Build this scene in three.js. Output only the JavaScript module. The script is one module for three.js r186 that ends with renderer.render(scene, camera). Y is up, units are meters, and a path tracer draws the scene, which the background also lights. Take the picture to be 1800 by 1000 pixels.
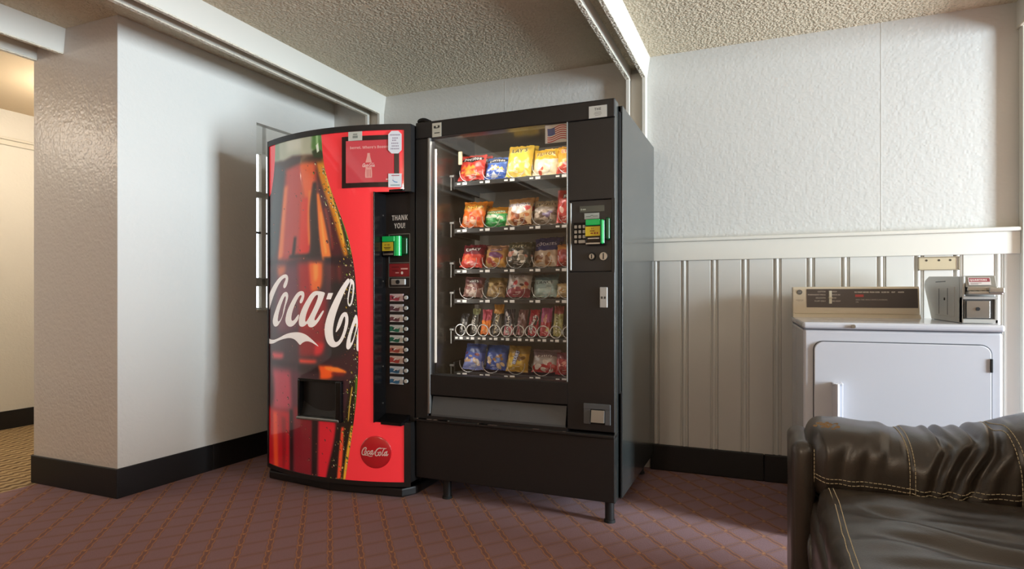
import * as THREE from 'three';
import { RoundedBoxGeometry } from 'three/addons/geometries/RoundedBoxGeometry.js';
import { mergeGeometries, toCreasedNormals } from 'three/addons/utils/BufferGeometryUtils.js';
import { RectAreaLightUniformsLib } from 'three/addons/lights/RectAreaLightUniformsLib.js';

// ------------------------------------------------------------------ camera, sky, large lights, exposure
RectAreaLightUniformsLib.init();
const scene = new THREE.Scene();
const renderer = new THREE.WebGLRenderer({ antialias: true });
renderer.toneMapping = THREE.LinearToneMapping;
renderer.toneMappingExposure = 0.78;
renderer.shadowMap.enabled = true;
const FOV = 2 * Math.atan(500 / 1061) * 180 / Math.PI;
const camera = new THREE.PerspectiveCamera(FOV, 1.8, 0.05, 60);
camera.position.set(0, 1.03, 0);
camera.rotation.set(0, Math.atan2(443, 1061), 0);
camera.setViewOffset(1800, 1000, 0, -18, 1800, 1000);   // level camera with a slightly raised lens: verticals stay vertical
scene.background = new THREE.Color(0.86, 0.93, 1.0);      // bright overcast sky
scene.backgroundIntensity = 4;

function areaLight(name, color, intensity, w, h, pos, target) {
  const l = new THREE.RectAreaLight(color, intensity, w, h);
  l.name = name; l.position.set(...pos); l.lookAt(...target); l.castShadow = true; scene.add(l);
  return l;
}
const WINX = 5.2;                                          // plane of the right-hand wall
areaLight('daylight_right_window', new THREE.Color(0.76, 0.9, 1.0), 142, 1.05, 1.95, [WINX - 0.02, 1.3, -1.77], [WINX - 1, 1.3, -1.77]);

// ------------------------------------------------------------------ helpers
let seed = 7;
const rnd = () => { seed = (seed * 1664525 + 1013904223) >>> 0; return seed / 4294967296; };
const clamp = (x, a, b) => Math.min(b, Math.max(a, x));
const names = {};
function numbered(n) { const k = names[n] = (names[n] ?? -1) + 1; return k ? `${n}_${String(k).padStart(3, '0')}` : n; }
function uvMetres(g) {                                     // uv in metres by the dominant direction of each face
  g = g.index ? g.toNonIndexed() : g;
  const p = g.attributes.position, uv = new Float32Array(p.count * 2);
  const a = new THREE.Vector3(), b = new THREE.Vector3(), c = new THREE.Vector3();
  for (let i = 0; i < p.count; i += 3) {
    a.fromBufferAttribute(p, i); b.fromBufferAttribute(p, i + 1); c.fromBufferAttribute(p, i + 2);
    const n = b.clone().sub(a).cross(c.clone().sub(a)), x = Math.abs(n.x), y = Math.abs(n.y), z = Math.abs(n.z);
    [a, b, c].forEach((v, k) => {
      const [u, w] = y >= x && y >= z ? [v.x, -v.z] : x >= z ? [v.z, v.y] : [v.x, v.y];
      uv[(i + k) * 2] = u; uv[(i + k) * 2 + 1] = w;
    });
  }
  g.setAttribute('uv', new THREE.BufferAttribute(uv, 2));
  return g;
}
function clean(g) {
  g = g.index ? g.toNonIndexed() : g;
  for (const k of Object.keys(g.attributes)) if (!['position', 'normal', 'uv'].includes(k)) g.deleteAttribute(k);
  g.clearGroups?.();
  return g;
}
const bx = (x0, x1, y0, y1, z0, z1, r = 0) => {
  const w = Math.abs(x1 - x0), h = Math.abs(y1 - y0), d = Math.abs(z1 - z0);
  const g = r > 0 ? new RoundedBoxGeometry(w, h, d, 2, Math.min(r, w / 2.05, h / 2.05, d / 2.05)) : new THREE.BoxGeometry(w, h, d);
  g.translate((x0 + x1) / 2, (y0 + y1) / 2, (z0 + z1) / 2);
  return g;
};
const cyl = (x, y, z, r0, r1, h, axis = 'y', seg = 24) => {
  const g = new THREE.CylinderGeometry(r1, r0, h, seg);
  if (axis === 'z') g.rotateX(Math.PI / 2);
  if (axis === 'x') g.rotateZ(Math.PI / 2);
  return g.translate(x, y, z);
};
const tube = (pts, r, seg = 40, rad = 8) => new THREE.TubeGeometry(new THREE.CatmullRomCurve3(pts.map((p) => new THREE.Vector3(...p))), seg, r, rad, false);
function prism(pts, axis, a0, a1, bevel = 0) {              // an outline (2-D points) extruded along an axis: x: points are (z, y); y: (x, z); z: (x, y)
  const s = new THREE.Shape(pts.map(([u, v]) => new THREE.Vector2(u, v)));
  const g = new THREE.ExtrudeGeometry(s, { depth: a1 - a0 - 2 * bevel, bevelEnabled: bevel > 0, bevelSize: bevel, bevelThickness: bevel, bevelOffset: -bevel, bevelSegments: 2 });
  g.translate(0, 0, a0 + bevel);
  const m = new THREE.Matrix4();
  if (axis === 'x') m.set(0, 0, 1, 0, 0, 1, 0, 0, 1, 0, 0, 0, 0, 0, 0, 1);
  else if (axis === 'y') m.set(1, 0, 0, 0, 0, 0, 1, 0, 0, 1, 0, 0, 0, 0, 0, 1);
  if (axis !== 'z') {
    g.applyMatrix4(m);
    const p = g.attributes.position, n = g.attributes.normal, q = g.attributes.uv;      // the swap mirrors: turn the triangles round
    for (const t of [p, n, q]) for (let i = 0; i < t.count; i += 3) for (let c = 0; c < t.itemSize; c++) {
      const v = t.getComponent(i + 1, c); t.setComponent(i + 1, c, t.getComponent(i + 2, c)); t.setComponent(i + 2, c, v);
    }
  }
  return g;
}
function geo(list, keepUV) {
  list = [].concat(list).map((g) => clean(keepUV ? g : uvMetres(g)));
  return list.length > 1 ? mergeGeometries(list) : list[0];
}
function add(parent, name, list, material, keepUV = false) {  // one named Mesh; geometry comes in world metres
  const g = geo(list, keepUV), m = new THREE.Mesh(g, material), o = parent.userData.origin;
  if (o) g.translate(-o[0], -o[1], -o[2]);
  m.userData.origin = o; m.name = parent === scene ? numbered(name) : name;
  m.castShadow = m.receiveShadow = true;
  parent.add(m);
  return m;
}
function thing(name, label, category, at = [0, 0, 0], group) {
  const o = new THREE.Group();
  o.name = numbered(name); o.position.set(...at);
  o.userData = { label, category, origin: at };
  if (group) o.userData.group = group;
  scene.add(o);
  return o;
}
function struct(name, list, material, keepUV) { const m = add(scene, name, list, material, keepUV); m.name = name; m.userData.kind = 'structure'; return m; }

// ------------------------------------------------------------------ textures and materials
function canvas(w, h, draw) { const c = document.createElement('canvas'); c.width = w; c.height = h; draw(c.getContext('2d'), w, h); return c; }
function tex(c, w, h, srgb = true) {
  const t = new THREE.CanvasTexture(c);
  t.wrapS = t.wrapT = THREE.RepeatWrapping; t.repeat.set(1 / w, 1 / h);
  if (srgb) t.colorSpace = THREE.SRGBColorSpace;
  return t;
}
function gridNoise(n) { const a = new Float32Array(n * n); for (let i = 0; i < a.length; i++) a[i] = rnd(); return (x, y) => {
  const xi = Math.floor(x), yi = Math.floor(y), fx = x - xi, fy = y - yi, s = fx * fx * (3 - 2 * fx), t = fy * fy * (3 - 2 * fy), g = (i, j) => a[(((j % n) + n) % n) * n + (((i % n) + n) % n)];
  return (g(xi, yi) * (1 - s) + g(xi + 1, yi) * s) * (1 - t) + (g(xi, yi + 1) * (1 - s) + g(xi + 1, yi + 1) * s) * t;
}; }
function field(size, metres, f) {                           // a tiling grey DataTexture
  const d = new Uint8Array(size * size * 4);
  for (let y = 0; y < size; y++) for (let x = 0; x < size; x++) {
    const v = clamp(f(x / size, y / size), 0, 1) * 255, i = (y * size + x) * 4;
    d[i] = d[i + 1] = d[i + 2] = v; d[i + 3] = 255;
  }
  const t = new THREE.DataTexture(d, size, size);
  t.wrapS = t.wrapT = THREE.RepeatWrapping; t.magFilter = THREE.LinearFilter; t.minFilter = THREE.LinearMipmapLinearFilter; t.generateMipmaps = true;
  t.repeat.set(1 / metres, 1 / metres); t.needsUpdate = true;
  return t;
}
const n8 = gridNoise(8), n24 = gridNoise(24), n64 = gridNoise(64), n128 = gridNoise(128), n256 = gridNoise(256);
const fbm = (u, v) => n8(u * 8, v * 8) * 0.4 + n24(u * 24, v * 24) * 0.3 + n64(u * 64, v * 64) * 0.2 + n128(u * 128, v * 128) * 0.1;
const wallBump = field(1024, 1.1, (u, v) => 0.5 + (n64(u * 64, v * 64) - 0.5) * 0.5 + (n128(u * 128, v * 128) - 0.5) * 0.45 + (n24(u * 24, v * 24) - 0.5) * 0.25);
const popcorn = (() => {                                    // sprayed ceiling: thousands of separate crumbs
  const N = 1024, a = new Float32Array(N * N).fill(0.12);
  for (let k = 0; k < 11000; k++) {
    const cx = rnd() * N, cy = rnd() * N, r = 3 + rnd() * 6.5, h = 0.35 + rnd() * 0.6, e = 0.6 + rnd() * 0.8;
    for (let y = -10; y <= 10; y++) for (let x = -10; x <= 10; x++) {
      const q = (x * x * e + y * y / e) / (r * r);
      if (q < 1) { const i = ((Math.floor(cy + y) + N) % N) * N + ((Math.floor(cx + x) + N) % N); a[i] = Math.max(a[i], h * Math.sqrt(1 - q)); }
    }
  }
  return field(N, 1.15, (u, v) => a[Math.floor(v * N) * N + Math.floor(u * N)]);
})();
const fineBump = field(512, 0.12, (u, v) => 0.5 + (n128(u * 128, v * 128) - 0.5) * 0.6 + (n64(u * 64, v * 64) - 0.5) * 0.4);
const leatherBump = field(1024, 0.35, (u, v) => {           // pebbled grain
  const a = n256(u * 256, v * 256), b = n128(u * 128, v * 128);
  return 0.35 + 0.4 * Math.abs(b - 0.5) * 2 + 0.25 * a;
});
const mat = (o) => new THREE.MeshPhysicalMaterial(o);
const M = {
  wall: mat({ color: '#dcdad4', roughness: 0.42, bumpMap: wallBump, bumpScale: 0.0011 }),
  wallBackDimmed: mat({ color: '#c9c8c3', roughness: 0.42, bumpMap: wallBump, bumpScale: 0.0013 }),  // wall paint darkened to offset the stronger light on the back wall
  pillarPaint: mat({ color: '#d8d2ce', roughness: 0.3, bumpMap: wallBump, bumpScale: 0.0019 }),
  bounceBrown: mat({ color: '#96795a', roughness: 0.55 }),  // invented brown for unseen walls, added to dim and warm the bounce light
  trimPaint: mat({ color: '#d6d2c8', roughness: 0.38 }),
  wainscot: mat({ color: '#cbc9c3', roughness: 0.36 }),
  ceiling: mat({ color: '#d8cab0', roughness: 0.95, bumpMap: popcorn, bumpScale: 0.008 }),
  beamRough: mat({ color: '#ded5c2', roughness: 0.95, bumpMap: popcorn, bumpScale: 0.006 }),
  rubber: mat({ color: '#110e0e', roughness: 0.5, bumpMap: fineBump, bumpScale: 0.0004 }),
  black: mat({ color: '#1d1b1b', roughness: 0.42, bumpMap: fineBump, bumpScale: 0.00025 }),
  blackGloss: mat({ color: '#121112', roughness: 0.2 }),
  blackMatt: mat({ color: '#0d0c0c', roughness: 0.75 }),
  sideGrey: mat({ color: '#2f3231', roughness: 0.26, clearcoat: 0.4, clearcoatRoughness: 0.12 }),
  flapGrey: mat({ color: '#54575a', roughness: 0.5, bumpMap: fineBump, bumpScale: 0.0003 }),
  steel: mat({ color: '#b9b8b4', roughness: 0.32, metalness: 1 }),
  brushed: mat({ color: '#9d9d9a', roughness: 0.4, metalness: 0.9 }),
  innerMetal: mat({ color: '#6d6a64', roughness: 0.22, metalness: 0.75 }),
  innerDark: mat({ color: '#918e84', roughness: 0.5 }),
  shelf: mat({ color: '#3b3b39', roughness: 0.45, metalness: 0.3 }),
  tag: mat({ color: '#efeee8', roughness: 0.6 }),
  wire: mat({ color: '#d6d6d2', roughness: 0.28, metalness: 0.9 }),
  glass: mat({ color: '#ffffff', roughness: 0, transmission: 1, thickness: 0, ior: 1.5 }),
  tubeLamp: mat({ color: '#ffffff', emissive: '#fff4dc', emissiveIntensity: 6, roughness: 0.6 }),
  enamel: mat({ color: '#c9cad2', roughness: 0.22, clearcoat: 0.5, clearcoatRoughness: 0.1 }),
  almond: mat({ color: '#cdbfa8', roughness: 0.4 }),
  coinGrey: mat({ color: '#b5b4b0', roughness: 0.38, metalness: 0.15 }),
  darkHole: mat({ color: '#0a0909', roughness: 0.8 }),
  leather: mat({ color: '#3a322b', roughness: 0.33, bumpMap: leatherBump, bumpScale: 0.00045, clearcoat: 0.25, clearcoatRoughness: 0.3 }),
  thread: mat({ color: '#cdbd9c', roughness: 0.8 }),
  white: mat({ color: '#e9e9e6', roughness: 0.5 }),
  button: mat({ color: '#c9c9c4', roughness: 0.35 }),
  greenPlastic: mat({ color: '#0f9a4c', roughness: 0.25, emissive: '#10d060', emissiveIntensity: 0.22 }),
  greenDark: mat({ color: '#0a4a28', roughness: 0.2 }),
  tan: mat({ color: '#b8a98c', roughness: 0.5 }),
};
const decal = (w, h, draw, extra = {}) => { const t = tex(canvas(w, h, draw), 1, 1); t.repeat.set(1, 1); return mat({ map: t, roughness: 0.45, ...extra }); };
// a thin printed plate whose front (+z) carries uv 0..1
function plate(x0, x1, y0, y1, z, th = 0.0012) {
  const g = clean(new THREE.BoxGeometry(x1 - x0, y1 - y0, th)), p = g.attributes.position, uv = g.attributes.uv;
  for (let i = 0; i < p.count; i++) uv.setXY(i, p.getX(i) / (x1 - x0) + 0.5, p.getY(i) / (y1 - y0) + 0.5);
  return g.translate((x0 + x1) / 2, (y0 + y1) / 2, z - th / 2);
}
function carpet(w, h, draw) { return canvas(w, h, draw); }
const carpetTex = (() => {
  const W = 306, H = 372, c = carpet(W, H, (g) => {
    g.fillStyle = '#886668'; g.fillRect(0, 0, W, H);
    const dia = (dx, dy) => { g.save(); g.translate(dx, dy); g.beginPath(); g.moveTo(0, -H / 2 + 52); g.lineTo(W / 2 - 43, 0); g.lineTo(0, H / 2 - 52); g.lineTo(-W / 2 + 43, 0); g.closePath(); g.fillStyle = '#8d6c6f'; g.fill(); g.restore(); };
    for (const [x, y] of [[W / 2, 0], [W / 2, H], [0, H / 2], [W, H / 2]]) dia(x, y);
    const line = (x0, y0, x1, y1, faint) => {
      const L = Math.hypot(x1 - x0, y1 - y0), nx = -(y1 - y0) / L, ny = (x1 - x0) / L, tx = (x1 - x0) / L, ty = (y1 - y0) / L;
      g.lineCap = 'butt'; g.strokeStyle = faint ? '#82605f' : '#7d574f'; g.lineWidth = faint ? 24 : 34; g.beginPath(); g.moveTo(x0, y0); g.lineTo(x1, y1); g.stroke();
      for (const s of [-1, 1]) {
        g.strokeStyle = faint ? '#906250' : '#96624a'; g.lineWidth = faint ? 6 : 12; g.beginPath();
        for (let k = 0; k <= 40; k++) { const t = k / 40 * L, w = s * (18 + 4 * Math.sin(t / L * Math.PI * 8 + s)); g[k ? 'lineTo' : 'moveTo'](x0 + tx * t + nx * w, y0 + ty * t + ny * w); }
        g.stroke();
        g.strokeStyle = faint ? '#9c7158' : '#ac7857'; g.lineWidth = faint ? 4 : 6; g.stroke();
      }
    };
    for (const k of [-1, 0, 1]) { line((k + 1) * W, 0, k * W, H, true); }
    for (const k of [-1, 0, 1]) line(k * W, 0, (k + 1) * W, H);
    const node = (x, y) => { g.fillStyle = '#6a4740'; g.beginPath(); g.arc(x + 8, y + 4, 13, 0, 7); g.fill(); g.fillStyle = '#a9714a'; g.beginPath(); g.ellipse(x - 2, y, 20, 14, 0.7, 0, 7); g.fill(); g.fillStyle = '#b98a60'; g.beginPath(); g.ellipse(x - 4, y - 2, 9, 6, 0.7, 0, 7); g.fill(); };
    for (const [x, y] of [[0, 0], [W, 0], [0, H], [W, H], [W / 2, H / 2]]) node(x, y);
    const im = g.getImageData(0, 0, W, H);
    for (let i = 0; i < im.data.length; i += 4) { const v = 0.86 + rnd() * 0.28; for (let k = 0; k < 3; k++) im.data[i + k] = clamp(im.data[i + k] * v, 0, 255); }
    g.putImageData(im, 0, 0);
  });
  return tex(c, 0.153, 0.186);
})();
const pile = field(512, 0.25, (u, v) => 0.3 + 0.5 * n256(u * 256, v * 256) + 0.2 * n64(u * 64, v * 64));
M.carpet = mat({ map: carpetTex, roughness: 1, bumpMap: pile, bumpScale: 0.003, sheen: 0.25, sheenColor: new THREE.Color(0.5, 0.42, 0.42), sheenRoughness: 0.6 });
const hallTex = (() => {
  const W = 256, H = 256, c = canvas(W, H, (g) => {
    g.fillStyle = '#b39a72'; g.fillRect(0, 0, W, H);
    for (let r = -1; r < 5; r++) { g.strokeStyle = r % 2 ? '#6b5234' : '#7d6340'; g.lineWidth = 26; g.beginPath(); for (let k = 0; k <= 64; k++) { const y = k / 64 * H, x = (r + 0.5) * 64 + 9 * Math.sin(y / H * Math.PI * 8); g[k ? 'lineTo' : 'moveTo'](x, y); } g.stroke(); }
    const im = g.getImageData(0, 0, W, H);
    for (let i = 0; i < im.data.length; i += 4) { const v = 0.84 + rnd() * 0.3; for (let k = 0; k < 3; k++) im.data[i + k] = clamp(im.data[i + k] * v, 0, 255); }
    g.putImageData(im, 0, 0);
  });
  return tex(c, 0.24, 0.3);
})();
M.hallCarpet = mat({ map: hallTex, roughness: 1, bumpMap: pile, bumpScale: 0.003 });

// ------------------------------------------------------------------ the room
const CEIL = 2.447, BACK = -3.64, XL = -3.02, ZP = -2.05, FRONT = 2.3, HALLX = -5.36, SEAM = -3.66;
const tiltL = (g) => g.translate(-XL, 0, -ZP).rotateY(-Math.atan2(0.065, 1.59)).translate(XL, 0, ZP);  // the left wall stands a little out of square
struct('floor', bx(SEAM, WINX + 0.2, -0.1, 0, BACK - 0.2, FRONT + 0.2), M.carpet);
struct('floor_hall', bx(HALLX - 0.2, SEAM, -0.1, 0, -3.3, FRONT + 0.2), M.hallCarpet);
struct('ceiling', [bx(-3.6, WINX + 0.2, CEIL, CEIL + 0.12, ZP - 0.02, FRONT + 0.2), bx(-3.14, WINX + 0.2, CEIL, CEIL + 0.12, BACK - 0.2, ZP - 0.02)], M.ceiling);
struct('ceiling_hall', bx(HALLX - 0.2, -3.6, CEIL, CEIL + 0.12, -3.3, FRONT + 0.2), mat({ color: '#d2bfa2', roughness: 0.9 }));
struct('wall_back', bx(-3.1, 1.3, -0.1, CEIL, BACK - 0.16, BACK), M.wallBackDimmed);
struct('wall_back_far', bx(1.3, WINX + 0.2, -0.1, CEIL, BACK - 0.16, BACK), M.bounceBrown);  // unseen stretch split off and coloured brown to dim its bounce
struct('wall_back_seam', [bx(0.5605, 0.5655, 1.36, CEIL, BACK - 0.002, BACK + 0.0008, 0.0004), bx(-1.572, -1.567, 1.36, CEIL, BACK - 0.002, BACK + 0.0006, 0.0003)], M.wallBackDimmed);
struct('wall_front', bx(HALLX - 0.2, WINX + 0.2, -0.1, CEIL, FRONT, FRONT + 0.15), M.bounceBrown);  // unseen wall, its brown added to keep the ambient light low
// left wall with its window opening
const WZ0 = -2.922, WZ1 = -3.5, WY0 = 0.925, WY1 = 2.128, LT = 0.12;
struct('wall_left', [bx(XL - LT, XL, -0.1, CEIL, WZ0, ZP), bx(XL - LT, XL, -0.1, WY0, WZ1, WZ0), bx(XL - LT, XL, WY1, CEIL, WZ1, WZ0), bx(XL - LT, XL, -0.1, CEIL, BACK - 0.1, WZ1)].map(tiltL), M.wall);
struct('wall_pillar', bx(-3.705, XL, -0.1, CEIL, ZP - 0.12, ZP), M.pillarPaint);
struct('wall_hall_side', bx(-3.705, -3.585, -0.1, CEIL, -3.3, ZP - 0.12), M.wall);
struct('wall_hall_end', bx(HALLX - 0.2, -3.705, -0.1, CEIL, -3.3, -3.18), M.wall);
struct('wall_hall', bx(HALLX - 0.15, HALLX, -0.1, CEIL, -3.18, FRONT), M.wall);
struct('trim_hall_rail', [bx(HALLX, HALLX + 0.018, 2.175, 2.215, -3.18, FRONT, 0.006), bx(HALLX, HALLX + 0.028, 2.215, 2.235, -3.18, FRONT, 0.006)], M.trimPaint);
// right wall (outside the picture) with the large window that lights the room; brown added to lower bounce
const RZ0 = -1.22, RZ1 = -2.32, RY0 = 0.3, RY1 = 2.3;
struct('wall_right', [bx(WINX, WINX + 0.15, -0.1, CEIL, RZ0, FRONT), bx(WINX, WINX + 0.15, -0.1, CEIL, BACK, RZ1), bx(WINX, WINX + 0.15, -0.1, RY0, RZ1, RZ0), bx(WINX, WINX + 0.15, RY1, CEIL, RZ1, RZ0)], M.bounceBrown);
{
  const w = struct('window_2', [bx(WINX + 0.05, WINX + 0.11, RY0, RY0 + 0.05, RZ1, RZ0), bx(WINX + 0.05, WINX + 0.11, RY1 - 0.05, RY1, RZ1, RZ0), bx(WINX + 0.05, WINX + 0.11, RY0, RY1, RZ0 - 0.05, RZ0), bx(WINX + 0.05, WINX + 0.11, RY0, RY1, RZ1, RZ1 + 0.05)], M.trimPaint);
  add(w, 'pane', bx(WINX + 0.078, WINX + 0.082, RY0 + 0.04, RY1 - 0.04, RZ1 + 0.04, RZ0 - 0.04), M.glass);
}
// window behind the drink machine
{
  const x0 = XL - 0.075, x1 = XL - 0.045, f = (a, b, c, d, r = 0.004) => tiltL(bx(x0, x1, a, b, c, d, r));
  const w = struct('window_1', [f(1.945, WY1, WZ1, WZ0), f(WY0, 0.945, WZ1, WZ0), f(WY0, WY1, WZ1, WZ1 + 0.05), f(WY0, WY1, WZ0 - 0.02, WZ0), f(WY0, WY1, -3.045, -3.006)], M.trimPaint);
  add(w, 'sash', [f(1.085, 1.14, WZ1, WZ0 - 0.01), f(1.66, 1.7, WZ1, WZ0 - 0.01)], M.trimPaint);
  add(w, 'muntin', tiltL(bx(x0 + 0.004, x1 - 0.008, 1.428, 1.44, WZ1, WZ0 - 0.01)), mat({ color: '#4a4844', roughness: 0.5 }));
  add(w, 'pane', tiltL(bx(x0 + 0.008, x0 + 0.012, WY0, 1.95, WZ1 + 0.02, WZ0 - 0.01)), M.glass);
  add(w, 'window_sill', tiltL(bx(XL - LT, XL + 0.004, WY0 - 0.004, WY0 + 0.012, WZ1, WZ0, 0.003)), M.trimPaint);
}
struct('ground_outside', [bx(WINX + 0.4, WINX + 30, -0.3, -0.2, -25, 20), bx(-30, HALLX - 0.4, -0.3, -0.2, -25, 20)], mat({ color: '#c9c7c0', roughness: 0.95 }));

// beams: two boards with a recess between them, popcorn spray on their under-edges; each runs down the back wall as a shallow channel
function beam(n, L, R, z0, z1) {
  const b = struct('trim_' + n, [
    prism([[R - 0.004, CEIL + 0.01], [R - 0.024, 2.318], [R - 0.044, 2.318], [R - 0.044, CEIL + 0.01]], 'z', z0, z1),
    bx(L, L + 0.022, 2.318, CEIL + 0.01, z0, z1), ], M.trimPaint);
  add(b, 'recess_board', bx(L + 0.02, R - 0.042, 2.385, CEIL + 0.01, z0, z1), M.ceiling);  // beige ceiling colour stands in for the shade inside the recess
  add(b, 'rough_edge', [bx(L - 0.004, L + 0.024, 2.3125, 2.3215, z0, z1, 0.004), bx(R - 0.047, R - 0.0225, 2.3125, 2.3215, z0, z1, 0.004)], M.beamRough);
  return b;
}
function pilaster(n, L, R, y0, z0) {
  struct('trim_' + n, [bx(L, L + 0.022, y0, 2.32, BACK, z0, 0.003), bx(R - 0.044, R - 0.022, y0, 2.32, BACK, z0, 0.003), bx(L + 0.018, R - 0.04, y0, 2.352, BACK, z0 - 0.034)], M.trimPaint);
}
beam(1, -2.637, -2.491, BACK, FRONT);
beam(2, -0.762, -0.622, BACK, FRONT);
beam(3, 1.128, 1.27, BACK, FRONT);
beam(4, -3.7, -3.425, ZP, FRONT);
pilaster(5, -2.637, -2.491, 0.15, BACK + 0.055);
pilaster(6, -0.762, -0.622, 0.15, BACK + 0.055);
pilaster(7, 1.137, 1.27, 0.0, BACK + 0.05);

// wainscot: single boards with a bead beside each joint
{
  const wz = BACK + 0.006, front = BACK + 0.02, y0 = 0.13, y1 = 1.235;
  const w = struct('wall_wainscot', bx(-0.63, 1.13, 0.05, y1, BACK - 0.002, wz), M.wainscot);
  const pitch = 0.1645, flat = pitch - 0.0395;
  const prof = (v) => {                                    // plan outline of one board: broad flat, quirk, raised bead, quirk
    const p = [[0, wz], [0, front - 0.004], [0.003, front], [flat - 0.003, front], [flat, front - 0.004], [flat + 0.002, front - 0.007], [flat + 0.006, front - 0.007], [flat + 0.008, front - 0.003]];
    for (let k = 0; k <= 6; k++) { const a = Math.PI * (1 - k / 6); p.push([flat + 0.0175 + Math.cos(a) * 0.0085, front - 0.002 + Math.sin(a) * (0.0045 + v)]); }
    p.push([flat + 0.0275, front - 0.007], [pitch - 0.0065, front - 0.007], [pitch - 0.005, front - 0.003], [pitch - 0.001, front - 0.003], [pitch - 0.001, wz]);
    return p;
  };
  const kinds = [0, 0.0008, -0.0006].map((v) => { const g = geo([prism(prof(v), 'y', y0, y1)]); g.computeVertexNormals(); return g; });
  for (let k = 0; k < 12; k++) {
    const x = -0.736 + k * pitch;
    if (x > 1.11) break;
    const m = new THREE.Mesh(kinds[k % 3], M.wainscot);
    m.name = k ? 'board_' + String(k).padStart(3, '0') : 'board'; m.position.x = x; m.castShadow = m.receiveShadow = true;
    w.add(m);
  }
}
struct('trim_8', [bx(-0.622, 1.137, 1.228, 1.338, BACK, BACK + 0.03, 0.004), bx(-0.622, 1.137, 1.337, 1.357, BACK, BACK + 0.046, 0.006)], M.trimPaint);
// black rubber baseboards
struct('baseboard_back', [bx(-0.62, 0.0, 0, 0.15, BACK, BACK + 0.034, 0.006), bx(0.001, 1.137, 0, 0.15, BACK, BACK + 0.034, 0.006), bx(-2.97, -2.63, 0, 0.15, BACK, BACK + 0.012, 0.004)], M.rubber);
struct('baseboard_left', tiltL(bx(XL, XL + 0.012, 0, 0.15, -2.595, ZP + 0.012, 0.004)), M.rubber);
struct('baseboard_left_far', tiltL(bx(XL, XL + 0.012, 0, 0.15, BACK + 0.02, -2.597, 0.004)), M.rubber);
struct('baseboard_pillar', bx(-3.713, XL + 0.012, 0, 0.15, ZP, ZP + 0.012, 0.004), M.rubber);
struct('baseboard_hall', bx(HALLX, HALLX + 0.012, 0, 0.14, -3.18, FRONT, 0.004), M.rubber);
struct('baseboard_hall_side', bx(-3.717, -3.705, 0, 0.15, -3.18, ZP + 0.006, 0.004), M.rubber);

// unseen dome lamps: nearer hall one read from a highlight, the rest added fill
function domeLamp(x, y, z, power, label) {
  const t = thing('unseen_ceiling_lamp', label, 'ceiling lamp', [x, y, z]);
  add(t, 'collar', cyl(x, y - 0.012, z, 0.15, 0.15, 0.024), M.brushed);
  add(t, 'lamp_shade', new THREE.SphereGeometry(0.14, 32, 12, 0, Math.PI * 2, Math.PI / 2, Math.PI / 2).scale(1, 0.6, 1).translate(x, y - 0.024, z), mat({ color: '#fff6e6', roughness: 0.6, emissive: '#ffdba8', emissiveIntensity: 2 }));
  const l = new THREE.PointLight(new THREE.Color(1, 0.88, 0.72), power);
  l.name = 'unseen_lamp_light'; l.position.set(x, y - 0.2, z); l.castShadow = true; l.shadow.radius = 6; scene.add(l);
}
domeLamp(0.9, CEIL, 0.9, 1.8, 'added fill lamp, round glass dome behind the viewer');
domeLamp(-1.0, CEIL, 1.6, 5, 'added fill lamp, round glass dome far behind the viewer, by the long beam');
domeLamp(-5.0, CEIL, -0.9, 1.6, 'round glass ceiling lamp in the side hall, nearer the viewer');
domeLamp(-4.3, CEIL, -2.75, 2.6, 'added fill lamp, round glass dome at the far end of the side hall');

// ------------------------------------------------------------------ drink machine (bowed front, back-lit print)
const DX = -2.59, DY = 0.06, DW = 0.945, DH = 1.833, DZ = -2.62, BOW = 0.10;
const arcZ = (u) => DZ + BOW * (1 - ((u - DW / 2) / (DW / 2)) ** 2);
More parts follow.
